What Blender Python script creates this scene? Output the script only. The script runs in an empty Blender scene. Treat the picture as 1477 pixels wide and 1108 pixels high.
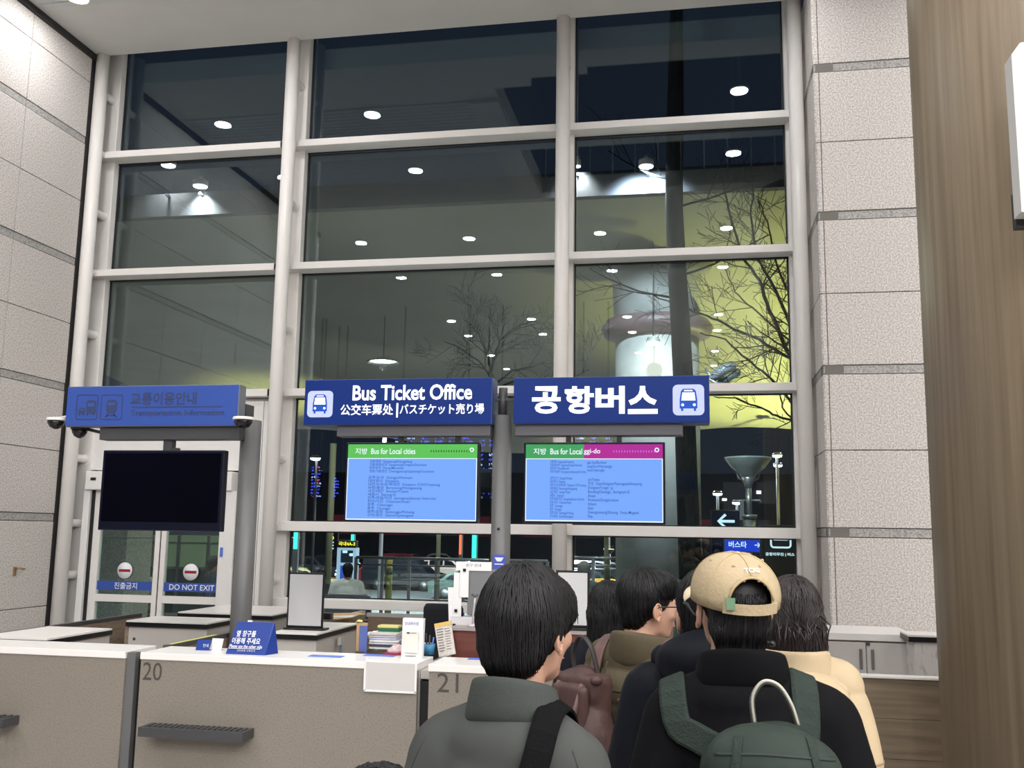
import bpy, bmesh, math, random
from mathutils import Vector as V, Matrix as M, noise as NZ
from mathutils.bvhtree import BVHTree
R = random.Random(11)
sc = bpy.context.scene
col = sc.collection
PI = math.pi
rad = math.radians

# ------------------------------------------------------------------ camera
FPX = 1420.0
CAM = V((0, 0, 1.75))
_p, _y, _r = rad(8.56), rad(10.72), rad(.88)
FW = V((-math.sin(_y) * math.cos(_p), math.cos(_y) * math.cos(_p), math.sin(_p)))
_r0 = V((math.cos(_y), math.sin(_y), 0))
_u0 = _r0.cross(FW)
RT = _r0 * math.cos(_r) + _u0 * math.sin(_r)
UP = _u0 * math.cos(_r) - _r0 * math.sin(_r)
cd = bpy.data.cameras.new('camera')
cd.sensor_fit = 'HORIZONTAL'
cd.sensor_width = 36
cd.lens = FPX / 1477 * 36
cd.clip_start = .05
cd.clip_end = 500
co = bpy.data.objects.new('camera', cd)
col.objects.link(co)
mw = M((RT, UP, -FW)).transposed().to_4x4()
mw.translation = CAM
co.matrix_world = mw
sc.camera = co


def ray(px, py): return FW * FPX + RT * (px - 738.5) - UP * (py - 554)
def at(px, py, Y):
    d = ray(px, py); return CAM + d * (Y / d.y)
def atz(px, py, Z):
    d = ray(px, py); return CAM + d * ((Z - 1.75) / d.z)


# ------------------------------------------------------------------ world, view, light levels
w = bpy.data.worlds.new('night_sky')
sc.world = w
w.use_nodes = True
w.node_tree.nodes['Background'].inputs[0].default_value = (.010, .014, .024, 1)
w.node_tree.nodes['Background'].inputs[1].default_value = 1.0
sc.view_settings.view_transform = 'Standard'
sc.view_settings.look = 'None'
sc.view_settings.exposure = 0
sc.view_settings.gamma = 1
sc.view_settings.use_curve_mapping = False
sc.cycles.max_bounces = 8
sc.cycles.diffuse_bounces = 4
sc.cycles.transparent_max_bounces = 24
DOWNLIGHT_W = {8.29: 20, 6.3: 20, 2.8: 37, .25: 50, -4.1: 73, -6.0: 73, -9.0: 84, -11.5: 84}   # watts of each row of hall downlights
DOWNLIGHT_COL = (1, .995, .985)
FILL_W = 200             # fill panels added to the ceiling behind the queue, out of view
UPLIGHT_W = 900           # canopy uplights outside
UPLIGHT_COL = (1, .94, .30)


# ------------------------------------------------------------------ helpers
def lin(c):
    c /= 255.0
    return c / 12.92 if c <= .04045 else ((c + .055) / 1.055) ** 2.4
def rgb(r, g, b): return (lin(r), lin(g), lin(b), 1)


MATS = {}
def mat(name, c, rough=.5, metal=0, var=0, vscale=40, c2=None, stretch=None, bump=0, bscale=60, bstretch=None, emit=0, spec=.5, contrast=None, detail=6, coat=0):
    if name in MATS: return MATS[name]
    m = bpy.data.materials.new(name)
    m.use_nodes = True
    nt = m.node_tree
    b = nt.nodes['Principled BSDF']
    b.inputs['Base Color'].default_value = c
    b.inputs['Roughness'].default_value = rough
    b.inputs['Metallic'].default_value = metal
    b.inputs['Specular IOR Level'].default_value = spec
    if coat: b.inputs['Coat Weight'].default_value = coat
    tc = nt.nodes.new('ShaderNodeTexCoord')
    def mapped(st):
        if not st: return tc.outputs['Object']
        mp = nt.nodes.new('ShaderNodeMapping')
        mp.inputs['Scale'].default_value = st
        nt.links.new(tc.outputs['Object'], mp.inputs[0])
        return mp.outputs[0]
    if c2 or var:
        n = nt.nodes.new('ShaderNodeTexNoise')
        n.inputs['Scale'].default_value = vscale
        n.inputs['Detail'].default_value = detail
        nt.links.new(mapped(stretch), n.inputs['Vector'])
        rp = nt.nodes.new('ShaderNodeValToRGB')
        lo, hi = contrast or (.3, .7)
        rp.color_ramp.elements[0].position = lo
        rp.color_ramp.elements[1].position = hi
        if c2:
            a, z = c, c2
        else:
            a = tuple(max(0, x * (1 - var)) for x in c[:3]) + (1,)
            z = tuple(min(1, x * (1 + var)) for x in c[:3]) + (1,)
        rp.color_ramp.elements[0].color = a
        rp.color_ramp.elements[1].color = z
        nt.links.new(n.outputs['Fac'], rp.inputs[0])
        nt.links.new(rp.outputs[0], b.inputs['Base Color'])
    if bump:
        n2 = nt.nodes.new('ShaderNodeTexNoise')
        n2.inputs['Scale'].default_value = bscale
        n2.inputs['Detail'].default_value = 5
        nt.links.new(mapped(bstretch), n2.inputs['Vector'])
        bp = nt.nodes.new('ShaderNodeBump')
        bp.inputs['Strength'].default_value = bump
        bp.inputs['Distance'].default_value = .01
        nt.links.new(n2.outputs['Fac'], bp.inputs['Height'])
        nt.links.new(bp.outputs[0], b.inputs['Normal'])
    if emit:
        b.inputs['Emission Color'].default_value = c
        b.inputs['Base Color'].default_value = tuple(x * .15 for x in c[:3]) + (1,)
        b.inputs['Specular IOR Level'].default_value = .2
        b.inputs['Emission Strength'].default_value = emit
    MATS[name] = m
    return m


def glass_mat(name, tint, refl, grazing=.5, rough=0.0):
    m = bpy.data.materials.new(name)
    m.use_nodes = True
    nt = m.node_tree
    nt.nodes.clear()
    out = nt.nodes.new('ShaderNodeOutputMaterial')
    mix = nt.nodes.new('ShaderNodeMixShader')
    t = nt.nodes.new('ShaderNodeBsdfTransparent')
    t.inputs[0].default_value = tint
    g = nt.nodes.new('ShaderNodeBsdfGlossy')
    g.inputs['Roughness'].default_value = rough
    g.inputs[0].default_value = (.86, .97, 1, 1)
    lw = nt.nodes.new('ShaderNodeLayerWeight')
    lw.inputs[0].default_value = .5
    pw = nt.nodes.new('ShaderNodeMath'); pw.operation = 'POWER'; pw.inputs[1].default_value = 5
    ml = nt.nodes.new('ShaderNodeMath'); ml.operation = 'MULTIPLY_ADD'
    ml.inputs[1].default_value = grazing; ml.inputs[2].default_value = refl
    nt.links.new(lw.outputs['Facing'], pw.inputs[0])
    nt.links.new(pw.outputs[0], ml.inputs[0])
    nt.links.new(ml.outputs[0], mix.inputs[0])
    nt.links.new(t.outputs[0], mix.inputs[1])
    nt.links.new(g.outputs[0], mix.inputs[2])
    nt.links.new(mix.outputs[0], out.inputs[0])
    MATS[name] = m
    return m


WORLD = {}          # object -> world location of its origin (roots are never rotated while parts are built)
def wloc(o): return WORLD.get(o.name, V((0, 0, 0))) if o else V((0, 0, 0))

def tag(o, label=None, cat=None, group=None, kind=None):
    if label: o['label'] = label
    if cat: o['category'] = cat
    if group: o['group'] = group
    if kind: o['kind'] = kind
    return o

def thing(name, label, cat, loc=(0, 0, 0), group=None, kind=None):
    o = bpy.data.objects.new(name, None)
    o.empty_display_size = .1
    col.objects.link(o)
    o.location = loc
    WORLD[o.name] = V(loc)
    return tag(o, label, cat, group, kind)

def link_mesh(name, me, parent=None):
    o = bpy.data.objects.new(name, me)
    col.objects.link(o)
    if parent:
        o.parent = parent
        WORLD[o.name] = wloc(parent)
    return o

def copy_tree(o, parent=None):
    c = o.copy()
    col.objects.link(c)
    c.parent = parent
    for ch in list(o.children):
        copy_tree(ch, c)
    return c


class MB:
    def __init__(s): s.v = []; s.f = []; s.m = []; s.s = []
    def add(s, vs, fs, m=0, smooth=False):
        n = len(s.v)
        s.v += [V(p) for p in vs]
        s.f += [[i + n for i in f] for f in fs]
        s.m += [m] * len(fs)
        s.s += [smooth] * len(fs)
        return s
    def box(s, x0, x1, y0, y1, z0, z1, m=0, b=0, mx=None):
        if b:
            bm = bmesh.new()
            bmesh.ops.create_cube(bm, size=1)
            for v in bm.verts:
                v.co = V(((x0 + x1) / 2 + v.co.x * (x1 - x0), (y0 + y1) / 2 + v.co.y * (y1 - y0), (z0 + z1) / 2 + v.co.z * (z1 - z0)))
            bmesh.ops.bevel(bm, geom=bm.edges[:], offset=b, segments=2, affect='EDGES', profile=.5)
            vs = [v.co.copy() for v in bm.verts]
            bm.verts.index_update()
            fs = [[v.index for v in f.verts] for f in bm.faces]
            bm.free()
        else:
            vs = [V((x, y, z)) for x in (x0, x1) for y in (y0, y1) for z in (z0, z1)]
            fs = [(0, 1, 3, 2), (4, 6, 7, 5), (0, 4, 5, 1), (2, 3, 7, 6), (0, 2, 6, 4), (1, 5, 7, 3)]
        if mx: vs = [mx @ p for p in vs]
        return s.add(vs, fs, m)
    def ring_loft(s, rings, m=0, closed=True, cap0=True, cap1=True, smooth=True):
        n = len(rings[0])
        vs = [p for r in rings for p in r]
        fs = []
        for i in range(len(rings) - 1):
            for j in range(n if closed else n - 1):
                k = (j + 1) % n
                fs.append((i * n + j, i * n + k, (i + 1) * n + k, (i + 1) * n + j))
        if cap0: fs.append(list(range(n))[::-1])
        if cap1: fs.append([(len(rings) - 1) * n + j for j in range(n)])
        return s.add(vs, fs, m, smooth)
    def tube(s, pts, r, n=8, m=0, cap=True, flat=None):
        pts = [V(p) for p in pts]
        rs = r if isinstance(r, (list, tuple)) else [r] * len(pts)
        t = (pts[1] - pts[0]).normalized()
        up = V((0, 0, 1)) if abs(t.z) < .9 else V((1, 0, 0))
        a = (up - t * up.dot(t)).normalized()
        rings = []
        for i, p in enumerate(pts):
            if i == 0: t = pts[1] - pts[0]
            elif i == len(pts) - 1: t = pts[i] - pts[i - 1]
            else: t = pts[i + 1] - pts[i - 1]
            t = t.normalized() if t.length > 1e-9 else V((0, 0, 1))
            a = a - t * a.dot(t)
            a = a.normalized() if a.length > 1e-6 else t.orthogonal().normalized()
            b = t.cross(a)
            fl = flat or 1
            rings.append([p + (a * math.cos(2 * PI * k / n) * fl + b * math.sin(2 * PI * k / n)) * rs[i] for k in range(n)])
        return s.ring_loft(rings, m, True, cap, cap)
    def cyl(s, p0, p1, r0, r1=None, n=16, m=0, cap=True):
        return s.tube([p0, p1], [r0, r0 if r1 is None else r1], n, m, cap)
    def lathe(s, prof, c, n=24, m=0, axis='Z', cap=True):
        c = V(c)
        rings = []
        for r, z in prof:
            rg = []
            for k in range(n):
                a = 2 * PI * k / n
                p = V((r * math.cos(a), r * math.sin(a), z))
                if axis == 'Y': p = V((p.x, p.z, p.y))
                if axis == 'X': p = V((p.z, p.x, p.y))
                rg.append(c + p)
            rings.append(rg)
        return s.ring_loft(rings, m, True, cap, cap)
    def ell(s, c, r, rot=None, nu=18, nv=12, m=0):
        c = V(c)
        rm = rot.to_3x3() if rot else M.Identity(3)
        vs = [c + rm @ V((0, 0, r[2]))]
        for i in range(1, nv):
            th = PI * i / nv
            for j in range(nu):
                ph = 2 * PI * j / nu
                vs.append(c + rm @ V((r[0] * math.sin(th) * math.cos(ph), r[1] * math.sin(th) * math.sin(ph), r[2] * math.cos(th))))
        vs.append(c + rm @ V((0, 0, -r[2])))
        fs = []
        for j in range(nu):
            k = (j + 1) % nu
            fs.append((0, 1 + j, 1 + k))
            for i in range(nv - 2):
                a = 1 + i * nu
                fs.append((a + j, a + nu + j, a + nu + k, a + k))
            fs.append((1 + (nv - 2) * nu + j, len(vs) - 1, 1 + (nv - 2) * nu + k))
        return s.add(vs, fs, m, True)
    def caps(s, p0, p1, r0, r1=None, n=14):
        p0, p1 = V(p0), V(p1)
        r1 = r0 if r1 is None else r1
        t = (p1 - p0)
        L = t.length
        t = t / L if L > 1e-6 else V((0, 0, 1))
        pts, rs = [], []
        for k in range(1, 5):
            a = PI / 2 * (1 - k / 4); pts.append(p0 - t * r0 * math.sin(a)); rs.append(max(1e-4, r0 * math.cos(a)))
        for k in range(0, 4):
            a = PI / 2 * k / 4; pts.append(p1 + t * r1 * math.sin(a)); rs.append(max(1e-4, r1 * math.cos(a)))
        return s.tube(pts, rs, n)
    def prism(s, poly, axis, d0, d1, m=0):
        def P(a, b, d): return {'X': V((d, a, b)), 'Y': V((a, d, b)), 'Z': V((a, b, d))}[axis]
        n = len(poly)
        vs = [P(a, b, d0) for a, b in poly] + [P(a, b, d1) for a, b in poly]
        fs = [list(range(n))[::-1], list(range(n, 2 * n))] + [(i, (i + 1) % n, n + (i + 1) % n, n + i) for i in range(n)]
        return s.add(vs, fs, m)
    def build(s, name, mats, parent=None, fixn=True):
        me = bpy.data.meshes.new(name)
        off = wloc(parent)
        me.from_pydata([p - off for p in s.v], [], s.f)
        for mm in (mats if isinstance(mats, (list, tuple)) else [mats]): me.materials.append(mm)
        me.polygons.foreach_set('material_index', s.m)
        me.polygons.foreach_set('use_smooth', s.s)
        if fixn:
            bm = bmesh.new(); bm.from_mesh(me)
            bmesh.ops.recalc_face_normals(bm, faces=bm.faces[:])
            bm.to_mesh(me); bm.free()
        me.update()
        return link_mesh(name, me, parent)


def struct(o): o['kind'] = 'structure'; return o
def stuff(o): o['kind'] = 'stuff'; return o

def rrect(cx, cz, w_, h_, r, n=5):
    pts = []
    for sx, sz, a0 in ((1, 1, 0), (-1, 1, 90), (-1, -1, 180), (1, -1, 270)):
        for k in range(n + 1):
            a = rad(a0 + 90 * k / n)
            pts.append((cx + sx * (w_ / 2 - r) + r * math.cos(a), cz + sz * (h_ / 2 - r) + r * math.sin(a)))
    return pts

def frame_rr(mb, cx, cz, w_, h_, r, t, y0, y1, m=0):      # rounded rectangular outline facing -Y
    o = rrect(cx, cz, w_, h_, r); i = rrect(cx, cz, w_ - 2 * t, h_ - 2 * t, max(.001, r - t))
    n = len(o)
    vs = [V((a, y0, b)) for a, b in o] + [V((a, y0, b)) for a, b in i] + [V((a, y1, b)) for a, b in o] + [V((a, y1, b)) for a, b in i]
    fs = []
    for k in range(n):
        q = (k + 1) % n
        fs += [(k, q, n + q, n + k), (2 * n + k, 3 * n + k, 3 * n + q, 2 * n + q), (k, 2 * n + k, 2 * n + q, q), (n + k, n + q, 3 * n + q, 3 * n + k)]
    return mb.add(vs, fs, m)


def text(body, cx, cz, y, w_, h_, m, parent, name='lettering', bold=0, yaw=0, sheet=.0015, align='CENTER', spacing=1.0):
    """lettering in the XZ plane facing -Y, centred on (cx, cz); w_ or h_ may be None; yaw turns it about z"""
    c = bpy.data.curves.new(name, 'FONT')
    c.body = body
    c.size = 1
    c.offset = bold
    c.resolution_u = 3
    c.align_x = align
    c.space_line = spacing
    o = bpy.data.objects.new(name, c)
    col.objects.link(o)
    dg = bpy.context.evaluated_depsgraph_get()
    me = bpy.data.meshes.new_from_object(o.evaluated_get(dg))
    bpy.data.objects.remove(o)
    bpy.data.curves.remove(c)
    xs = [v.co.x for v in me.vertices]; ys = [v.co.y for v in me.vertices]
    x0, x1, y0, y1 = min(xs), max(xs), min(ys), max(ys)
    sx = w_ / (x1 - x0) if w_ else None
    sy = h_ / (y1 - y0) if h_ else None
    sx = sx or sy; sy = sy or sx
    off = wloc(parent)
    ca, sa = math.cos(yaw), math.sin(yaw)
    for v in me.vertices:
        a = (v.co.x - (x0 + x1) / 2) * sx
        b = (v.co.y - (y0 + y1) / 2) * sy
        v.co = V((cx + a * ca, y + a * sa, cz + b)) - off
    me.materials.clear()
    me.materials.append(m)
    me.update()
    return link_mesh(name, me, parent)


def blob(fill, voxel, smooth=6, mats=None):
    """fill(mb) adds overlapping closed solids; returns ONE continuous remeshed surface"""
    mb = MB(); fill(mb)
    me = bpy.data.meshes.new('blob')
    me.from_pydata(mb.v, [], mb.f)
    bm = bmesh.new(); bm.from_mesh(me); bmesh.ops.recalc_face_normals(bm, faces=bm.faces[:]); bm.to_mesh(me); bm.free()
    o = bpy.data.objects.new('blob', me)
    col.objects.link(o)
    md = o.modifiers.new('r', 'REMESH'); md.mode = 'VOXEL'; md.voxel_size = voxel
    if smooth:
        ms = o.modifiers.new('s', 'SMOOTH'); ms.iterations = smooth; ms.factor = .5
    dg = bpy.context.evaluated_depsgraph_get()
    out = bpy.data.meshes.new_from_object(o.evaluated_get(dg))
    bpy.data.objects.remove(o); bpy.data.meshes.remove(me)
    out.polygons.foreach_set('use_smooth', [True] * len(out.polygons))
    if mats:
        out.materials.clear()
        for mm in (mats if isinstance(mats, (list, tuple)) else [mats]): out.materials.append(mm)
    out.update()
    return out

def bvh_of(me):
    return BVHTree.FromPolygons([v.co.copy() for v in me.vertices], [list(p.vertices) for p in me.polygons])

# ------------------------------------------------------------------ materials
GRANITE = mat('light_granite', rgb(176, 170, 166), .55, c2=rgb(228, 222, 218), vscale=75, detail=3, contrast=(.36, .62), bump=.15, bscale=70)
GRANITE_D = mat('grey_granite', rgb(138, 136, 134), .5, c2=rgb(190, 187, 184), vscale=85, detail=3, contrast=(.36, .62))
JOINT = mat('stone_joint', rgb(120, 116, 112), .8)
GAP_SHADE = mat('gap_shade', rgb(52, 50, 50), .8)  # dark tone that paints the shade inside gaps
CEIL = mat('ceiling_white', rgb(214, 212, 209), .7, var=.02, vscale=3)
SLAT = mat('ceiling_slat', rgb(205, 206, 206), .45)
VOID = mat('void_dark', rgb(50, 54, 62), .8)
WHITE = mat('white_paint', rgb(234, 230, 227), .38, var=.015, vscale=6)
WHITE2 = mat('white_panel', rgb(236, 234, 232), .45)
ALU = mat('satin_aluminium', rgb(200, 198, 196), .35, .3)
GREYPOST = mat('grey_post_paint', rgb(104, 104, 104), .45, .1)
DARKGREY = mat('dark_grey_metal', rgb(88, 87, 92), .45, .2)
CHAR = mat('charcoal_metal', rgb(66, 66, 68), .45)
BLACK = mat('black_plastic', rgb(22, 22, 24), .35)
RUBBER = mat('black_gasket', rgb(20, 22, 24), .6)
SCREENOFF = mat('dark_screen', rgb(8, 8, 16), .15, spec=.08)
FLOOR = mat('floor_granite', rgb(150, 146, 142), .25, c2=rgb(178, 174, 170), vscale=40)
WOODC = mat('oak_column', rgb(114, 99, 80), .42, c2=rgb(153, 137, 114), vscale=5.5, stretch=(5.5, 5.5, .16), detail=8, contrast=(.22, .8), bump=.06, bscale=9, bstretch=(6, 6, .2))
WOODH = mat('oak_front', rgb(112, 98, 82), .4, c2=rgb(142, 126, 106), vscale=6, stretch=(.35, 2, 6), detail=8, contrast=(.3, .7))
WOODP = mat('partition_wood', rgb(122, 104, 88), .5, c2=rgb(150, 132, 114), vscale=8, stretch=(.5, 2, 6))
MAHOG = mat('mahogany', rgb(92, 50, 42), .35, c2=rgb(112, 62, 52), vscale=8, stretch=(.5, 2, 5))
COUNTER = mat('speckled_counter', rgb(108, 101, 93), .4, c2=rgb(136, 128, 118), vscale=130, detail=4, contrast=(.24, .5))
CTOP = mat('counter_top', rgb(238, 234, 230), .3)
CSIDE = mat('counter_side', rgb(192, 187, 182), .45)
CABGREY = mat('cabinet_grey', rgb(190, 184, 178), .45)
NUMBER = mat('number_print', rgb(74, 68, 64), .6)
PANE = glass_mat('window_glass', (.90, .96, .955, 1), .085)
DOORPANE = glass_mat('door_glass', (.82, .92, .90, 1), .04)
ACRYL = glass_mat('clear_acrylic', (.96, .97, .98, 1), .04)
LAMPON = mat('lamp_lens', (1, .97, .92, 1), .5, emit=14)
LAMPFAR = mat('lamp_lens_cool', (.85, .93, 1, 1), .5, emit=10)
BLUEOFF = mat('blue_sign_unlit', rgb(58, 84, 160), .35, spec=.3)
BLUEOFFTXT = mat('sign_print_unlit', rgb(50, 62, 100), .5)
BLUELIT = mat('blue_sign_lit', rgb(22, 52, 128), .35, emit=.8)
TXTLIT = mat('lit_lettering', (1, 1, 1, 1), .5, emit=1.5)
ICONLIT = mat('lit_icon_plate', rgb(205, 214, 250), .5, emit=.9)
ICONBLUE = mat('lit_icon_blue', rgb(38, 92, 205), .5, emit=.8)
BLUETENT = mat('blue_board', rgb(30, 58, 138), .4, spec=.3)
WPRINT = mat('white_print', rgb(240, 242, 246), .5)
PAPER = mat('white_paper', rgb(232, 231, 230), .6, var=.01, vscale=10)
PAPERG = mat('grey_paper', rgb(196, 196, 198), .6)
BLUEPAPER = mat('blue_paper', rgb(92, 124, 214), .5)
BLUESTRIP = mat('door_strip_blue', rgb(52, 84, 170), .4)
RED = mat('no_entry_red', rgb(150, 28, 40), .4)
KRAFT = mat('kraft_card', rgb(200, 164, 112), .6)
SKIN = mat('skin', rgb(178, 138, 118), .5, var=.06, vscale=12, spec=.35)
LIPS = mat('lips', rgb(176, 108, 100), .45)
EYEW = mat('eye_white', rgb(225, 222, 216), .2)
HAIRB = mat('black_hair', rgb(20, 19, 21), .5, var=.3, vscale=25, spec=.28)
HAIRBR = mat('dark_brown_hair', rgb(36, 29, 29), .45, var=.3, vscale=25, spec=.35)
HAIRG = mat('grey_hair', rgb(150, 150, 150), .5)

# ------------------------------------------------------------------ hall shell
CEZ = 7.05
XL = -6.68
m = MB(); m.box(-6.9, 8, 3.42, 9.95, -.2, 0); m.box(-13, 8, -14, 3.42, -.2, 0); struct(m.build('floor', FLOOR))
cb = MB()
for x0, x1, y0, y1 in ((-6.9, -2.35, 3.42, 9.5), (-13, -2.35, -14, 3.42), (2.4, 8, -14, 9.5), (-2.35, 2.4, -14, 5.0), (-2.35, -1.9, 8.72, 9.5), (-1.9, -1.2, 8.93, 9.5), (-1.2, 2.4, 9.1, 9.5)):
    cb.box(x0, x1, y0, y1, CEZ, CEZ + .25)
ceiling = struct(cb.build('ceiling', CEIL))
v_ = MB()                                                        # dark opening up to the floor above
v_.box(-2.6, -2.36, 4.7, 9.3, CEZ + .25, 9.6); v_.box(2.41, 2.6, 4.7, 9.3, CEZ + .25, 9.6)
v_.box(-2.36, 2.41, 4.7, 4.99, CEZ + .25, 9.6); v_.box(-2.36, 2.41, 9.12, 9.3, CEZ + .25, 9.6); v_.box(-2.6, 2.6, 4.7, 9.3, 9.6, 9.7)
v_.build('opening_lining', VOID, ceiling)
v_ = MB()
for k in range(14): v_.box(-2.3 + k * .35, -2.275 + k * .35, 5.03, 5.055, CEZ + .02, CEZ + 1.0)
v_.box(-2.34, 2.39, 5.02, 5.07, CEZ + 1.0, CEZ + 1.05)
stuff(v_.build('upper_railing', ALU, ceiling))
sl = MB()
for k in range(34):
    y = 5.05 + k * .1
    sl.box(-6.6, -2.72, y, y + .084, CEZ - .018, CEZ - .001)
stuff(sl.build('ceiling_slats', SLAT, ceiling))
b_ = MB(); b_.box(-2.72, -2.36, 5.0, 8.45, CEZ - .05, CEZ - .001); b_.build('edge_beam', CEIL, ceiling)

def stone_wall(name, origin, along, rows, width, n, bands, normal, first=0):
    """granite facing: slabs with recessed joints on a backing; 'along' and 'normal' are unit axes"""
    o = V(origin); a = V(along); nn = V(normal)
    back = MB()
    L = width * n + first
    p = [o + nn * -.02, o + a * L + nn * -.02]
    vs = []
    for d in (-.16, 0):
        for q in p:
            for z in (0, CEZ): vs.append(q + nn * d + V((0, 0, z)))
    back.add(vs, [(0, 1, 3, 2), (4, 6, 7, 5), (0, 4, 5, 1), (2, 3, 7, 6), (0, 2, 6, 4), (1, 5, 7, 3)])
    root = struct(back.build(name, JOINT))
    cuts = [(first + width * i, first + width * (i + 1)) for i in range(n)]
    if first: cuts = [(0, first)] + cuts
    cache = {}
    for (z0, z1) in rows:
        isb = (z0, z1) in bands
        for (s0, s1) in cuts:
            g = .004
            key = (round(s1 - s0, 4), round(z1 - z0, 4), isb)
            if key not in cache:
                mb = MB()
                w_, h_ = s1 - s0, z1 - z0
                b = .003 if not isb else .002
                d1 = 0 if not isb else -.006
                r0 = [a * g + V((0, 0, g)), a * (w_ - g) + V((0, 0, g)), a * (w_ - g) + V((0, 0, h_ - g)), a * g + V((0, 0, h_ - g))]
                r1 = [x + nn * (d1 - b) for x in r0]
                r0b = [x - nn * .03 for x in r0]
                ctr = a * w_ / 2 + V((0, 0, h_ / 2))
                r2 = []
                for x in r0:
                    dd = ctr - x
                    r2.append(x + (a * (b if dd.dot(a) > 0 else -b)) + V((0, 0, b if dd.z > 0 else -b)) + nn * d1)
                mb.ring_loft([r0b, r1, r2], closed=True, smooth=False)
                ob = mb.build('stone_panel' if not isb else 'stone_band', GRANITE_D if isb else GRANITE)
                ob.parent = root
                cache[key] = ob.data
            else:
                ob = bpy.data.objects.new('stone_panel' if not isb else 'stone_band', cache[key])
                col.objects.link(ob); ob.parent = root
            ob.location = o + a * s0 + V((0, 0, z0))
    return root

ROWS = [(0, .40), (.40, .48), (.48, .92), (.92, 1.79), (1.79, 1.87), (1.87, 2.53), (2.53, 3.18), (3.18, 3.26), (3.26, 3.92), (3.92, 4.57), (4.57, 4.65), (4.65, 5.31), (5.31, 5.97), (5.97, 6.05), (6.05, 6.70), (6.70, 7.04)]
BANDS = [(.40, .48), (1.79, 1.87), (3.18, 3.26), (4.57, 4.65), (5.97, 6.05)]
stone_wall('wall_left', (XL, 3.42, 0), (0, 1, 0), ROWS, 1.0, 6, BANDS, (1, 0, 0))
PR = [(0, .40), (.40, .48), (.48, 1.75), (1.75, 1.83), (1.83, 2.50), (2.50, 3.17), (3.17, 3.25), (3.25, 3.90), (3.90, 4.58), (4.58, 4.66), (4.66, 5.32), (5.32, 6.0), (6.0, 6.08), (6.08, 6.74), (6.74, 7.04)]
PB = [(.40, .48), (1.75, 1.83), (3.17, 3.25), (4.58, 4.66), (6.0, 6.08)]
PX = 1.105
stone_wall('wall_right', (PX, 8.94, 0), (1, 0, 0), PR, 1.35, 4, PB, (0, -1, 0), first=.045)
stone_wall('wall_return', (PX - .005, 8.945, 0), (0, 1, 0), PR, .62, 1, PB, (-1, 0, 0), first=.30)
m = MB(); m.box(-13.2, -13, -14, 3.42, 0, CEZ); m.box(-13.2, XL - .19, 3.42, 3.6, 0, CEZ); struct(m.build('wall_side', mat('side_wall_dark', rgb(34, 34, 38), .9)))  # dark colour stands in for the open, dim side of the hall
m = MB(); m.box(7, 7.2, -14, 9.1, 0, CEZ); struct(m.build('wall_far_right', CABGREY))
m = MB(); m.box(-13.2, 8, -14.2, -14, 0, CEZ); struct(m.build('wall_back', mat('back_wall_dark', rgb(26, 26, 30), .9)))  # painted dark to stand for the dim depth of the hall
m = MB(); m.box(XL - .02, XL + .03, 3.42, 9.46, CEZ - .075, CEZ - .002); struct(m.build('trim_1', GAP_SHADE))           # dark strip painting in the shadow gap under the ceiling
m = MB(); m.box(XL - .06, XL - .005, 9.42, 9.98, 0, 7.6); struct(m.build('trim_2', GAP_SHADE))  # wall return, its shade put into the dark colour
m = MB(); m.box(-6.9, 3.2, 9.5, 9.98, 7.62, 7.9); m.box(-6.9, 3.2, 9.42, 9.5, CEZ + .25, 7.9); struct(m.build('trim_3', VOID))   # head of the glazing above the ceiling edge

# ------------------------------------------------------------------ glazed front: three bays between tube posts
TY, GY = 9.5, 9.85
MX = [-6.60, -4.29, -1.31, 1.0]
ZT = [at(640, 193.5, 9.62).z, at(640, 375.3, 9.62).z, at(1079, 558, 9.62).z, at(560, 761, 9.62).z, at(540, 873.5, 9.62).z]
TH = [.078, .078, .08, .10, .09]
ZTOP = 7.62
STUBZ = sorted(ZT[:4] + [(ZT[i] + ZT[i + 1]) / 2 for i in range(3)] + [ZT[0] + .70, ZT[3] - .55, ZT[3] - 1.1])

def post(win, x, stubs=True):
    p = MB(); p.cyl((x, TY, 0), (x, TY, CEZ + .3), .072, n=24); p.build('tube_post', WHITE, win)
    f = MB(); f.box(x - .085, x + .085, 9.74, 9.86, 0, ZTOP, b=.006); f.box(x - .05, x + .05, 9.86, 9.93, 0, ZTOP); f.build('mullion', WHITE, win)
    g = MB(); g.box(x - .1, x + .1, 9.835, 9.853, 0, ZTOP); g.build('gasket', RUBBER, win)
    if stubs:
        for z in STUBZ:
            s = MB(); s.lathe([(.062, -.13), (.044, -.10), (.044, .10), (.062, .13)], (x, 9.63, z), 14, axis='Y')
            s.build('stub', WHITE, win)

def transom(win, x0, x1, z, h):
    t = MB(); t.box(x0, x1, 9.62, 9.82, z - h / 2, z + h / 2, b=.006); t.build('transom', WHITE, win)
    g = MB(); g.box(x0, x1, 9.82, 9.856, z - h / 2 - .012, z + h / 2 + .012); g.build('gasket', RUBBER, win)

def pane(win, x0, x1, z0, z1, mm=None):
    p = MB(); p.box(x0, x1, GY, GY + .012, z0, z1); p.build('pane', mm or PANE, win)

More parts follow.
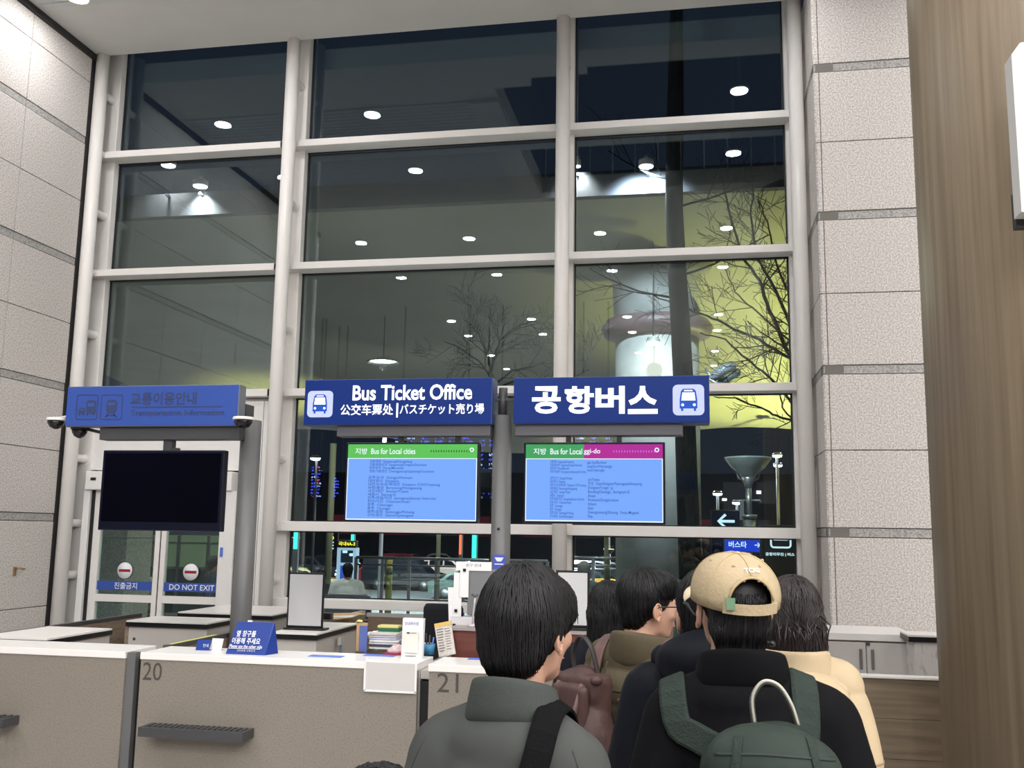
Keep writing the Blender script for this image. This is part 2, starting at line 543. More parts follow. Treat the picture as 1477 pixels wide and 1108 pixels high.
for i in range(3):
    win = bpy.data.objects.new('window_%d' % (i + 1), None); col.objects.link(win); win['kind'] = 'structure'
    win['label'] = ['left glazed bay with the sliding doors below', 'wide middle glazed bay behind the ticket office sign', 'right glazed bay with the bare tree behind'][i]
    x0, x1 = MX[i], MX[i + 1]
    post(win, x0, stubs=i < 3)
    if i == 2: post(win, x1)
    xa, xb = x0 - .02, x1 + .02
    zs = ZT if i else ZT[:3]
    for z, h in zip(zs, TH): transom(win, x0 - .16 if i == 1 else x0 - .08, x1 - .04, z, h)
    edges = [ZTOP] + list(zs) + ([.10] if i else [])
    for k in range(len(edges) - 1):
        pane(win, x0 + .08, x1 - .08, edges[k + 1] + .03, edges[k] - .03)
    if i:
        q = MB(); q.box(x0 + .06, x1 - .06, 9.72, 9.84, 0, .12); q.build('sill_base', WHITE, win)

# ------------------------------------------------------------------ sliding doors in the left bay
dr = bpy.data.objects.new('door_1', None); col.objects.link(dr); dr['kind'] = 'structure'
dr['label'] = 'white framed automatic sliding doors with no entry discs'
WX0, WX1 = MX[0] + .08, MX[1] - .08
def dx(px): return at(px, 800, 9.75).x
ZD = at(140, 707, 9.72).z
h = MB(); h.box(WX0, WX1, 9.76, 9.86, ZD + .22, ZT[2] - .05); h.build('header_panel', WHITE2, dr)
h = MB(); h.box(WX0 + .03, dx(336), 9.62, 9.86, ZD, ZD + .20, b=.01); h.build('operator_box', WHITE2, dr)
h = MB(); h.box(WX0 + .10, WX0 + .16, 9.612, 9.625, ZD + .10, ZD + .13); h.build('sensor_slot', BLACK, dr)
h = MB(); h.box(dx(320), dx(341), 9.66, 9.84, 0, ZD, b=.006); h.box(dx(341) + .012, dx(372), 9.70, 9.84, 0, ZT[2] - .08, b=.004); h.box(dx(372) + .006, WX1, 9.70, 9.84, 0, ZT[2] - .08, b=.004); h.build('side_panel', WHITE2, dr)
h = MB(); h.box(WX0, dx(130), 9.66, 9.84, 0, ZD, b=.006); h.build('door_jamb', WHITE2, dr)
h = MB(); h.box(dx(130), dx(134), 9.70, 9.80, 0, ZD); h.build('rubber_seal', RUBBER, dr)
sw = MB(); sw.box(dx(323.5), dx(327), 9.645, 9.66, at(325, 803, 9.65).z, at(325, 790, 9.65).z); sw.build('switch_plate', BLUEPAPER, dr)
def leaf(x0, x1, word, lst, rst):
    l = MB()
    zr0, zr1 = at(200, 869, 9.74).z, at(200, 858.5, 9.74).z
    l.box(x0, x0 + lst, 9.715, 9.775, .02, ZD, b=.004); l.box(x1 - rst, x1, 9.715, 9.775, .02, ZD, b=.004)
    l.box(x0 + lst, x1 - rst, 9.72, 9.77, zr0, zr1); l.box(x0 + lst, x1 - rst, 9.72, 9.77, .02, .25); l.box(x0 + lst, x1 - rst, 9.72, 9.77, ZD - .1, ZD)
    lf = l.build('door_leaf', WHITE, dr)
    gl = MB(); gl.box(x0 + lst - .01, x1 - rst + .01, 9.742, 9.752, .2, ZD - .08); gl.build('pane', DOORPANE, lf)
    cx = (x0 + lst + x1 - rst) / 2
    zc = 1.125
    s = MB(); s.box(x0 + lst, x1 - rst, 9.735, 9.741, zc - .045, zc + .045); s.build('warning_strip', BLUESTRIP, lf)
    text(word, cx + .01, zc, 9.734, None, .058 if word[0] == 'D' else .07, WPRINT, lf, bold=.008)
    zd = at(200, 823.5, 9.74).z
    cxd = cx - .01
    d = MB(); d.lathe([(.001, -.006), (.086, -.006), (.086, .003)], (cxd, 9.735, zd), 28, axis='Y'); d.build('no_entry_disc', WPRINT, lf)
    d = MB(); d.lathe([(.093, -.004), (.093, .0035)], (cxd, 9.738, zd), 28, axis='Y'); d.build('disc_rim', CHAR, lf)
    d = MB(); d.box(cxd - .066, cxd + .066, 9.726, 9.729, zd - .014, zd + .014); d.build('red_bar', RED, lf)
xl0, xm0, xm1, xl1 = dx(134), dx(231.5), dx(233.5), dx(321)
leaf(xl0, xm0, '진출금지', .085, .055)
leaf(xm1, xl1, 'DO NOT EXIT', .055, .02)
m = MB(); m.box(xm0, xm1, 9.73, 9.765, .02, ZD); m.build('rubber_seal', RUBBER, dr)

# ------------------------------------------------------------------ hall downlights (the glass mirrors them)
def downlight(x, y, z, label, grp, watts, colr=DOWNLIGHT_COL, lens=LAMPON, r=.10):
    t = thing('downlight', label, 'ceiling light', (x, y, z), grp)
    a = MB(); a.lathe([(r, -.012), (r + .018, -.012), (r + .018, 0), (r, 0)], (x, y, z), 24, cap=False); a.build('trim_ring', WHITE, t)
    b = MB(); b.lathe([(.001, -.006), (r, -.006), (r, -.001)], (x, y, z), 24, cap=False); b.build('lens', lens, t)
    ld = bpy.data.lights.new('downlight_lamp', 'AREA'); ld.shape = 'DISK'; ld.size = r * 2; ld.energy = watts; ld.color = colr
    lo = bpy.data.objects.new('downlight_lamp', ld); col.objects.link(lo); lo.parent = t; lo.location = (0, 0, -.02)
    return t

ORD = 'first second third fourth fifth sixth seventh eighth'.split()
for yi, y in enumerate((8.29, 6.3, 2.8, .25, -4.1, -6.0, -9.0, -11.5)):
    for xi, x in enumerate((-6.1, -4.04, -1.65, .55, 2.9, 5.1)):
        z = CEZ
        if yi == 0 and xi == 0: L = 'round recessed downlight in the white ceiling beside the granite wall'
        elif yi == 0 and xi == 1: L = 'round recessed downlight at the top edge of the photo above the tube post'
        else: L = 'hall downlight mirrored in the glass, %s row from the window, %s from the granite wall' % (ORD[yi], ORD[xi])
        if yi < 2 and xi in (2, 3): z = CEZ - .02
        if yi == 0 and xi == 3:
            L = 'round downlight on a stem hanging in the dark ceiling opening over the right bay'
        if yi == 1 and xi == 3:
            L = 'second round downlight on a stem hanging in the dark ceiling opening'
        if yi < 2 and xi == 2: continue
        t = downlight(x, y, z - (.02 if xi < 2 and 5 < y < 8.65 else 0), L, 'hall ceiling downlights', DOWNLIGHT_W[y])
        if yi < 2 and xi == 3:
            s = MB(); s.cyl((x, y, z), (x, y, 9.6), .02, n=8); s.lathe([(.001, .06), (.12, .05), (.12, 0)], (x, y, z), 20); s.build('stem', CHAR, t)
for k, (x, y) in enumerate(((5.3, 1.2), (5.3, -2), (5.3, -5), (5.3, -8), (5.3, -12))):  # panels added out of view to brighten the hall and the glazed front
    t = thing('fill_panel', 'large flat fill light panel added to the hall ceiling behind the queue', 'ceiling light', (x, y, CEZ - .05), 'added fill light panels')
    a = MB(); a.box(x - 1.5, x + 1.5, y - .7, y + .7, CEZ - .05, CEZ - .001); a.build('frame', WHITE, t)
    b = MB(); b.box(x - 1.45, x + 1.45, y - .65, y + .65, CEZ - .054, CEZ - .05); b.build('diffuser', mat('fill_diffuser', (1, .98, .95, 1), .6, emit=2.5), t)
    ld = bpy.data.lights.new('fill_lamp', 'AREA'); ld.shape = 'RECTANGLE'; ld.size = 2.9; ld.size_y = 1.3; ld.energy = FILL_W; ld.color = DOWNLIGHT_COL
    lo = bpy.data.objects.new('fill_lamp', ld); col.objects.link(lo); lo.parent = t; lo.location = (0, 0, -.02)

# ------------------------------------------------------------------ oak clad round column and its screen
WC, WR = V((1.80, 4.42, 0)), .82
m = MB(); m.cyl((WC.x, WC.y, 0), (WC.x, WC.y, CEZ), WR, n=96)
o = m.build('wood_column', WOODC); struct(o); tag(o, 'round oak clad column at the right edge')

# ------------------------------------------------------------------ hanging signs
def bus_icon(parent, cx, cz, y, s, plate, ink, light):
    p = MB(); p.prism(rrect(cx, cz, s, s, s * .16), 'Y', y - .004, y); pl = p.build('icon_plate', plate, parent)
    b = MB()
    w_, h_ = s * .56, s * .60
    body = [(cx - w_ / 2, cz - h_ / 2 + .02 * s), (cx + w_ / 2, cz - h_ / 2 + .02 * s), (cx + w_ / 2, cz), (cx + w_ * .42, cz + h_ * .48), (cx + w_ * .3, cz + h_ * .60), (cx - w_ * .3, cz + h_ * .60), (cx - w_ * .42, cz + h_ * .48), (cx - w_ / 2, cz)]
    b.prism(body, 'Y', y - .006, y - .004)
    for sx in (-1, 1): b.box(cx + sx * w_ * .36 - .035 * s, cx + sx * w_ * .36 + .035 * s, y - .006, y - .004, cz - h_ / 2 - .06 * s, cz - h_ / 2 + .03 * s)
    b.build('bus_symbol', ink, pl)
    g = MB()
    g.prism([(cx - w_ * .40, cz - .02 * s), (cx + w_ * .40, cz - .02 * s), (cx + w_ * .34, cz + h_ * .40), (cx - w_ * .34, cz + h_ * .40)], 'Y', y - .0075, y - .006)
    g.prism(rrect(cx, cz + h_ * .50, w_ * .5, s * .035, s * .015, 3), 'Y', y - .0075, y - .006)
    for sx in (-1, 1): g.lathe([(.001, -.0075), (s * .045, -.0075), (s * .045, -.006)], (cx + sx * w_ * .33, y, cz - h_ * .27), 14, axis='Y')
    g.build('bus_window', light, pl)

SY = 5.5
def sign_box(name, label, x0, x1, z0, z1, y, face, depth=.16):
    t = thing(name, label, 'sign', ((x0 + x1) / 2, y + depth / 2, z0))
    b = MB(); b.box(x0, x1, y + .004, y + depth, z0, z1, b=.004); b.build('sign_box', mat('sign_case_' + name, rgb(120, 124, 136), .4, .3) if 'unlit' in name or face is BLUEOFF else mat('sign_case', rgb(40, 62, 118), .4), t)
    f = MB(); f.box(x0 + .004, x1 - .004, y, y + .004, z0 + .006, z1 - .004); f.build('sign_face', face, t)
    return t

# Bus Ticket Office
a0, a1 = at(440, 548, SY), at(709, 612, SY)
t = sign_box('ticket_office_sign', 'lit blue sign reading Bus Ticket Office with Chinese and Japanese lines', a0.x, a1.x, a1.z, a0.z, SY, BLUELIT)
W_, Hh = a1.x - a0.x, a0.z - a1.z
bus_icon(t, a0.x + .103, a1.z + Hh * .46, SY, .158, ICONLIT, ICONBLUE, TXTLIT)
text('Bus Ticket Office', at(594, 566, SY).x, at(594, 566, SY).z, SY - .002, .725, .092, TXTLIT, t, bold=.022)
text('公交车票处', at(529, 591, SY).x, at(529, 591, SY).z, SY - .002, .325, .066, TXTLIT, t, bold=.014)
text('バスチケット売り場', at(637, 590, SY).x, at(637, 590, SY).z, SY - .002, .505, .062, TXTLIT, t, bold=.014)
d = MB(); q = at(573, 592, SY); d.box(q.x - .005, q.x + .005, SY - .003, SY, q.z - .042, q.z + .042); d.build('divider', TXTLIT, t)
def mount_rail(t, px0, px1, pz0, pz1, y, m_=DARKGREY):
    c0, c1 = at(px0, pz0, y), at(px1, pz1, y)
    r = MB(); r.box(c0.x, c1.x, y, y + .10, c1.z, c0.z, b=.004); r.build('mount_rail', m_, t)
mount_rail(t, 486, 707, 612, 629, SY + .03)
# airport bus in Korean
b0, b1 = at(741, 545, SY), at(1024, 610, SY)
t = sign_box('airport_bus_sign', 'lit blue sign with four large white Korean letters', b0.x, b1.x, b1.z, b0.z, SY, BLUELIT)
bus_icon(t, at(993, 577, SY).x, at(993, 577, SY).z, SY, .172, ICONLIT, ICONBLUE, TXTLIT)
for ch, px in (('공', 788), ('항', 835.5), ('버', 880), ('스', 927)):
    q = at(px, 577, SY); text(ch, q.x, q.z, SY - .002, .165, .158, TXTLIT, t, bold=.035)
mount_rail(t, 743, 985, 611, 628, SY + .03)
for px in (470, 965):
    pass
# post between the two signs
PXR = at(723.5, 700, 5.62).x
t = thing('sign_post', 'grey round post standing between the two lit blue signs', 'post', (PXR, 5.62, 0))
p = MB(); p.cyl((PXR, 5.62, .02), (PXR, 5.62, at(725, 600, 5.62).z), .056, n=32); p.build('post_tube', GREYPOST, t)
p = MB(); p.cyl((PXR, 5.62, at(725, 600, 5.62).z), (PXR, 5.62, at(725, 560, 5.62).z), .026, n=16); p.box(a1.x, b0.x, 5.60, 5.64, at(725, 577, 5.62).z - .006, at(725, 577, 5.62).z + .006); p.build('spigot', CHAR, t)
p = MB(); p.cyl((PXR, 5.62, 0), (PXR, 5.62, .02), .11, n=28); p.build('base_plate', GREYPOST, t)
q = at(719, 763, 5.56); p = MB(); p.lathe([(.001, -.004), (.008, -.004), (.008, .01)], (q.x, 5.563, q.z), 12, axis='Y'); p.build('bolt', BLACK, t)
q = at(720, 811, 5.555); p = MB(); p.box(q.x - .036, q.x + .036, 5.553, 5.557, q.z - .042, q.z + .042); s_ = p.build('notice_plate', mat('plate_blue', rgb(74, 92, 186), .5), t)
p = MB(); p.prism([(q.x - .026, q.z + .026), (q.x + .026, q.z + .026), (q.x + .012, q.z + .004), (q.x - .012, q.z + .004)], 'Y', 5.551, 5.553); p.box(q.x - .025, q.x + .025, 5.551, 5.553, q.z - .014, q.z - .008); p.build('plate_print', WPRINT, s_)

# unlit sign at the left
LY = 5.72
c0, c1 = at(97, 558, LY), at(344, 612, LY)
LZ1, LZ0 = at(220, 556, LY).z, at(220, 615, LY).z
LX0, LX1 = at(95, 590, LY).x, at(343.5, 590, LY).x
t = sign_box('information_sign', 'unlit blue sign reading Transportation Information at the left', LX0, LX1, LZ0, LZ1, LY, BLUEOFF, .10)
def lat(px, py): return at(px, py, LY)
text('교통이용안내', lat(236, 575).x, lat(236, 575).z, LY - .002, .46, .082, BLUEOFFTXT, t, bold=.02)
text('Transportation Information', lat(255, 596.5).x, lat(255, 596.5).z, LY - .002, .645, .048, BLUEOFFTXT, t, bold=.012)
d = MB(); d.box(lat(190, 588).x, lat(320, 588).x, LY - .002, LY, lat(255, 587).z - .003, lat(255, 587).z + .003); d.build('rule_line', BLUEOFFTXT, t)
for px, kind in ((125.5, 'car'), (161, 'train')):
    q = lat(px, 587.5)
    f = MB(); frame_rr(f, q.x, q.z, .155, .165, .018, .005, LY - .002, LY); ic = f.build('icon_frame', BLUEOFFTXT, t)
    g = MB()
    if kind == 'car':
        g.prism(rrect(q.x + .03, q.z + .002, .068, .088, .018), 'Y', LY - .002, LY)
        g.prism(rrect(q.x - .036, q.z - .022, .045, .038, .012), 'Y', LY - .002, LY)
        for ex in (-.05, -.022, .006, .054): g.box(q.x + ex - .006, q.x + ex + .006, LY - .002, LY, q.z - .053, q.z - .04)
    else:
        g.prism(rrect(q.x, q.z + .006, .074, .086, .026), 'Y', LY - .002, LY)
        g.prism([(q.x - .045, q.z - .066), (q.x - .032, q.z - .066), (q.x - .012, q.z - .04), (q.x - .026, q.z - .04)], 'Y', LY - .002, LY)
        g.prism([(q.x + .045, q.z - .066), (q.x + .032, q.z - .066), (q.x + .012, q.z - .04), (q.x + .026, q.z - .04)], 'Y', LY - .002, LY)
        g.box(q.x - .03, q.x + .03, LY - .002, LY, q.z - .056, q.z - .05)
    g.build('pictogram', BLUEOFFTXT, ic)
    g = MB()
    if kind == 'car':
        g.box(q.x + .006, q.x + .054, LY - .0035, LY - .002, q.z + .002, q.z + .026)
        g.box(q.x - .052, q.x - .02, LY - .0035, LY - .002, q.z - .02, q.z - .012)
    else:
        g.box(q.x - .026, q.x + .026, LY - .0035, LY - .002, q.z + .012, q.z + .03)
    stuff(g.build('pictogram_window', BLUEOFF, ic))
mount_rail(t, 144, 344, 617, 634, LY + .03, CHAR)
st = MB(); q = at(243, 640, LY + .06); st.box(q.x - .03, q.x + .03, LY + .05, LY + .10, at(243, 652, LY + .06).z, at(243, 632, LY + .06).z); st.build('drop_bracket', CHAR, t)
LPY = 5.90
PXL = at(353.5, 780, LPY).x
t = thing('sign_post', 'grey round post behind the right end of the unlit information sign', 'post', (PXL, LPY, 0))
p = MB(); p.cyl((PXL, LPY, .02), (PXL, LPY, at(358, 607, LPY).z), .065, n=32); p.build('post_tube', GREYPOST, t)
p = MB(); q = at(355, 595, LPY); p.box(q.x - .045, q.x + .035, LPY - .075, LPY + .04, at(355, 612, LPY).z, at(355, 585, LPY).z); p.build('head_block', CHAR, t)
p = MB(); p.cyl((PXL, LPY, 0), (PXL, LPY, .02), .12, n=28); p.build('base_plate', GREYPOST, t)

def dome_camera(px, py, y, label, r=.055, white=True, tilt=0, arm=None):
    q = at(px, py, y)
    t = thing('dome_camera', label, 'camera', q, 'dome cameras around the information sign')
    a = MB(); a.lathe([(.001, .022), (r * 1.05, .018), (r * 1.15, .004), (r * 1.1, 0)], q, 24); 
    a.build('camera_housing', WHITE if white else BLACK, t)
    b = MB(); b.lathe([(r * 1.0, .0), (r * .92, -.02), (r * .66, -.042), (r * .25, -.054), (.001, -.056)], q, 24); b.build('dome', mat('smoked_dome', rgb(20, 20, 24), .08), t)
    if arm:
        c = MB(); c.tube([q + V((0, 0, .015)), V(arm)], .010, 8); c.build('bracket_arm', ALU if white else BLACK, t)
dome_camera(81, 607, 5.76, 'small white dome camera sticking out left of the unlit blue sign', arm=(LX0 + .002, 5.78, at(81, 600, 5.76).z))
dome_camera(115, 620, 5.80, 'small black dome camera under the left end of the unlit blue sign', white=False, r=.05, arm=at(146, 624, 5.80))
dome_camera(351, 606, 5.62, 'white dome camera at the right end of the unlit blue sign by the post', r=.058, arm=(PXL - .01, 5.76, at(351, 600, 5.62).z))

# ------------------------------------------------------------------ display screens
SCRBLUE = mat('screen_blue', rgb(118, 166, 248), .3, emit=.9)
SCRGREEN = mat('screen_green', rgb(98, 198, 92), .3, emit=.8)
SCRGREEN2 = mat('screen_green_dim', rgb(70, 170, 98), .3, emit=.75)
SCRPINK = mat('screen_magenta', rgb(178, 44, 152), .3, emit=.85)
SCRINK = mat('screen_ink', rgb(46, 86, 176), .4, emit=.75)
SCRDOT = mat('screen_dots', rgb(30, 96, 40), .4, emit=.3)
SCRDOT2 = mat('screen_dots_light', rgb(205, 120, 230), .4, emit=.8)
SCRWHITE = mat('screen_white', rgb(228, 240, 248), .4, emit=.95)
BEZEL = mat('screen_bezel', rgb(16, 18, 34), .25)
LINES1 = '강릉/평창  Gangneung/Pyeongchang\n강릉/동해/삼척  Gangneung/Donghae/Samcheok\n원주/문막  Wonju/Moonmak\n청평/가평/춘천  Cheongpyeong/Gapyeong/Chuncheon'
LINES2 = '공주/논산  Gongju/Nonsan\n대전청사  Daejeon\n대전시/유성/북대전  Daejeon C/H/Yuseong\n보령/홍성  Boryeong/Hongseong\n서산/태안  Seosan/Taean\n세종시  Sejong-Si\n전주/정읍/익산  Jeongeup/Jeonju Intercity\n천안/아산  Cheonan/Asan\n청주  Cheongju\n충주  Chungju\n경주/포항  Gyeongju/Pohang\n구미/경산  Gumi/Gyeongsan'
LINES3 = 'gap Ssu/Bucheon\nyang/Guri/Namyangju\nwon/Uijeongbu'
LINES4 = 'un/Yeoju\n안성  Osan/Songtan/Pyeongtaek/Anseong\nDongtan/Yongin  Ju\nBundang/Gwangju  Seongnam-Si\nAnsan\nPocheon/Dongducheon\nIcheon\nIlsan\nGwangmyeong/Siheung  Yeoju-Mugeuk\nPaju'

def screen(label, pxs, pys, y, second=False):
    x0, x1 = at(pxs[0], 700, y).x, at(pxs[1], 700, y).x
    xm = (pxs[0] + pxs[1]) / 2
    z1, z0 = at(xm, pys[0], y).z, at(xm, pys[1], y).z
    t = thing('display_screen', label, 'screen', ((x0 + x1) / 2, y + .03, z0))
    b = MB(); b.box(x0, x1, y, y + .05, z0, z1, b=.004); b.box(x0 + .1, x1 - .1, y + .05, y + .075, z0 + .08, z1 - .08); b.build('screen_case', BEZEL, t)
    e = .012
    hz = z1 - e - (z1 - z0) * .175
    X0, X1 = x0 + e, x1 - e
    p = MB(); p.box(X0, X1, y - .0015, y, z0 + e, hz); pn = p.build('screen_panel', SCRBLUE, t)
    fr = MB(); fr.box(X0, X0 + .005, y - .002, y - .0015, z0 + e, hz); fr.box(X1 - .005, X1, y - .002, y - .0015, z0 + e, hz); fr.box(X0, X1, y - .002, y - .0015, z0 + e, z0 + e + .007); fr.box(X0, X1, y - .002, y - .0015, hz - .004, hz); fr.build('panel_outline', SCRWHITE, pn)
    xs = X0 + (X1 - X0) * .43
    hb = MB(); hb.box(X0, xs if second else X1, y - .0015, y, hz, z1 - e); h1 = hb.build('header_band', SCRGREEN2 if second else SCRGREEN, t)
    if second:
        hb = MB(); hb.box(xs, X1, y - .0015, y, hz, z1 - e); h2 = hb.build('header_band', SCRPINK, t)
    hc = (hz + z1 - e) / 2
    L = X1 - X0
    text('지방', X0 + L * .105, hc, y - .0025, L * .095, .036, SCRWHITE, h1, bold=.012)
    text('Bus for Local cities' if not second else 'Bus for Local', X0 + L * (.355 if not second else .30), hc, y - .0025, L * (.345 if not second else .235), .034, SCRWHITE, h1, bold=.014)
    if second: text('ggi-do', X0 + L * .49, hc - .002, y - .0025, L * .12, .036, SCRWHITE, h2, bold=.014)
    dd = MB()
    for k in range(16):
        xx = X0 + L * (.645 + k * .0195); dd.box(xx, xx + .005, y - .0022, y - .0015, hc - .006, hc + .006)
    dd.build('dotted_rule', SCRDOT2 if second else SCRDOT, h2 if second else h1)
    ci = MB(); ci.lathe([(.007, -.001), (.013, -.001), (.013, 0), (.007, 0)], (X0 + L * .958, y - .0016, hc + .008), 18, axis='Y', cap=False); ci.build('ring_mark', SCRWHITE, h2 if second else h1)
    H2 = hz - z0 - e
    text(LINES1, X0 + L * (.425 if not second else .315), hz - H2 * .135, y - .003, L * (.50 if not second else .265), H2 * .215, SCRINK, pn, name='listing', align='LEFT', bold=.006)
    text(LINES2, X0 + L * (.445 if not second else .315), hz - H2 * .62, y - .003, L * (.555 if not second else .265), H2 * .665, SCRINK, pn, name='listing', align='LEFT', bold=.006)
    if second:
        text(LINES3, X0 + L * .545, hz - H2 * .13, y - .0032, L * .18, H2 * .18, SCRINK, pn, name='listing', align='LEFT', bold=.006)
        text(LINES4, X0 + L * .655, hz - H2 * .63, y - .0032, L * .39, H2 * .64, SCRINK, pn, name='listing', align='LEFT', bold=.006)
    return t
t = screen('lit display screen with a green header under the Bus Ticket Office sign', (497.5, 690.5), (638, 754), 5.52)
for px in (578, 660):
    q = at(px, 630, 5.55); s = MB(); s.box(q.x - .014, q.x + .014, 5.545, 5.575, at(px, 640, 5.55).z, at(px, 628, 5.55).z); s.build('hanger', BLACK, t)
t = screen('lit display screen with green and magenta header beside the grey post', (755, 959.5), (638, 756), 5.52, True)
for px in (820, 893):
    q = at(px, 630, 5.55); s = MB(); s.box(q.x - .014, q.x + .014, 5.545, 5.575, at(px, 640, 5.55).z, at(px, 628, 5.55).z); s.build('hanger', BLACK, t)
# dark screen
x0, x1 = at(145.5, 700, LY).x, at(321, 700, LY).x
z1, z0 = at(233, 649.5, LY).z, at(233, 766, LY).z
t = thing('display_screen', 'switched off black display screen under the unlit blue sign', 'screen', ((x0 + x1) / 2, LY + .03, z0))
b = MB(); b.box(x0, x1, LY, LY + .06, z0, z1, b=.005); b.build('screen_case', BEZEL, t)
b = MB(); b.box(x0 + .02, x1 - .02, LY - .002, LY, z0 + .055, z1 - .02); b.build('screen_panel', SCREENOFF, t)
b = MB(); q = at(243, 650, LY); b.box(q.x - .028, q.x + .028, LY + .055, LY + .095, z1 - .1, z1 + .02); b.build('hanger', CHAR, t)

# ------------------------------------------------------------------ service counters
CY, CZ = 4.85, 1.10
def counter(label, x0, x1, number, npx, shelf=None, dep=.70):
    t = thing('service_counter', label, 'counter', ((x0 + x1) / 2, CY, 0), 'numbered service counters')
    b = MB(); b.box(x0, x1, CY, CY + .03, 0, CZ - .035); b.build('front_panel', COUNTER, t)
    b = MB(); b.box(x0 - .004, x1, CY - .006, CY + .30, CZ - .035, CZ, b=.003); b.build('counter_top', CTOP, t)
    b = MB(); b.box(x0, x0 + .03, CY + .03, CY + dep, 0, CZ - .035); b.build('side_panel', CSIDE, t)
    b = MB(); b.box(x1 - .03, x1, CY + .03, CY + dep, 0, CZ - .035); b.build('side_panel', CSIDE, t)
    b = MB(); b.box(x0 + .03, x1 - .03, CY + min(.30, dep - .05), CY + dep, .70, .74); b.build('work_surface', CTOP, t)
    if number:
        q = at(npx[0], npx[1], CY); text(number, q.x, q.z, CY - .0015, .108, .090, NUMBER, t, name='number')
    if shelf:
        s0, s1 = shelf
        sz = .752
        s = MB(); s.box(s0, s1, CY - .13, CY - .105, sz - .045, sz); s.box(s0, s0 + .02, CY - .105, CY, sz - .045, sz); s.box(s1 - .02, s1, CY - .105, CY, sz - .045, sz); s.box(s0 + .02, s1 - .02, CY - .02, CY, sz - .045, sz - .004)
        sh = s.build('bag_shelf', CHAR, t)
        n = 18
        proto = None
        for k in range(n):
            xx = s0 + .03 + (s1 - s0 - .06) * k / (n - 1)
            if proto is None:
                g = MB(); g.box(-.009, .009, -.105, -.02, -.018, .004)
                ob = g.build('slat', CHAR); ob.parent = sh; proto = ob
            else:
                ob = bpy.data.objects.new('slat', proto.data); col.objects.link(ob); ob.parent = sh
            ob.location = V((xx, CY, sz)) - wloc(sh)
    return t
xs20, xe20 = -2.865, -1.372
counter('plain speckled service counter at the left edge next to counter 20', -4.42, -2.955, None, None, shelf=(-4.32, at(9, 1045, CY - .1).x), dep=.33)
counter('speckled service counter marked 20 with the slatted bag shelf', xs20, xe20, '20', (220, 968.5), shelf=(at(201, 1045, CY - .12).x, at(352, 1045, CY - .12).x))
counter('speckled service counter marked 21 behind the man in the grey jacket', -1.312, .17, '21', (646, 985))
t = thing('counter_gap_panel', 'grey upright joint panel between the left counter and counter 20', 'panel', (-2.91, CY, 0))
b = MB(); b.box(-2.954, -2.905, CY + .012, CY + .06, 0, CZ - .005); b.build('joint_post', GREYPOST, t)
b = MB(); b.box(-2.905, -2.869, CY + .05, CY + .08, 0, CZ - .04); b.build('recess_shade', RUBBER, t)  # black strip paints the shade in the slot beside counter 20
t = thing('counter_gap_panel', 'black strip standing for the shaded slot between counters 20 and 21', 'panel', (-1.34, CY, 0))
b = MB(); b.box(-1.370, -1.314, CY + .06, CY + .09, 0, CZ - .09); b.build('recess_shade', RUBBER, t)  # black sheet in place of the dark inside the slot
b = MB(); b.box(-1.370, -1.314, CY + .06, CY + .29, CZ - .08, CZ - .04); b.build('joint_cap', CSIDE, t)

# partitions running back from the counters
def partition(label, x, y0, y1, z, mm, edge):
    t = thing('partition', label, 'partition', (x, y0, 0))
    b = MB(); b.box(x - .015, x + .015, y0, y1, 0, z - .025); b.build('partition_board', mm, t)
    b = MB(); b.box(x - .018, x + .018, y0, y1, z - .025, z); b.build('edge_strip', edge, t)
partition('low partition behind the left counter, running back towards the doors', -4.17, 5.17, 7.0, 1.10, WOODP, CHAR)
partition('low partition running back from the joint beside counter 20', -2.91, 5.17, 6.0, 1.10, WOODP, CHAR)
partition('low wooden partition at the back, running away beside the framed notice', -2.69, 6.85, 7.85, 1.10, WOODP, ALU)
t = thing('partition', 'low brown wooden partition across the back under the window sill', 'partition', (-2.2, 7.9, 0))
for k, (xa, xb) in enumerate(((-2.66, -2.15), (-2.14, -1.2), (-1.19, -.2))):
    b = MB(); b.box(xa, xb, 7.88, 7.91, .03, 1.05); b.build('board', WOODP, t)
b = MB(); b.box(-2.67, -.19, 7.875, 7.915, 1.05, 1.08); b.build('edge_strip', ALU, t)
q = at(623, 889, 7.87); b = MB(); b.box(q.x - .045, q.x + .045, 7.865, 7.875, q.z - .05, q.z + .06); b.build('wall_socket', WPRINT, t)

def cabinet(label, x0, x1, y0, y1, z, woodleft=False, handle=False, holes=True):
    t = thing('low_cabinet', label, 'cabinet', ((x0 + x1) / 2, y0, 0), 'white topped low cabinets behind the counters')
    b = MB(); b.box(x0 + .015, x1 - .012, y0 + .02, y1, 0, z - .035); b.build('cabinet_body', CABGREY, t)
    b = MB(); b.box(x0, x1, y0, y1 + .01, z - .034, z - .006); b.build('black_edge', BLACK, t)
    b = MB(); b.box(x0 + .002, x1 - .002, y0 + .002, y1 + .008, z - .006, z + .004); b.build('cabinet_top', CTOP, t)
    if woodleft:
        b = MB(); b.box(x0 - .02, x0 + .012, y0 + .03, y1 + .05, 0, z - .01); b.build('end_board', WOODP, t)
    if holes:
        b = MB()
        for fx, fz in ((.1, .12), (.9, .20)): b.lathe([(.001, -.003), (.010, -.003), (.010, .004)], (x0 + (x1 - x0) * fx, y0 + .018, z - fz), 10, axis='Y')
        b.build('cap_screw', CHAR, t)
    if handle:
        b = MB(); xx = x0 + (x1 - x0) * .88; b.box(xx - .06, xx + .05, y0 + .012, y0 + .022, z - .11, z - .065); b.build('label_card', CTOP, t)
cabinet('white topped cabinet close behind the left counter', -4.13, -3.68, 5.22, 5.86, 1.10, holes=False)
cabinet('white topped grey cabinet in the middle left, in front of the doors', -3.91, -3.30, 6.39, 6.78, 1.10, woodleft=True)
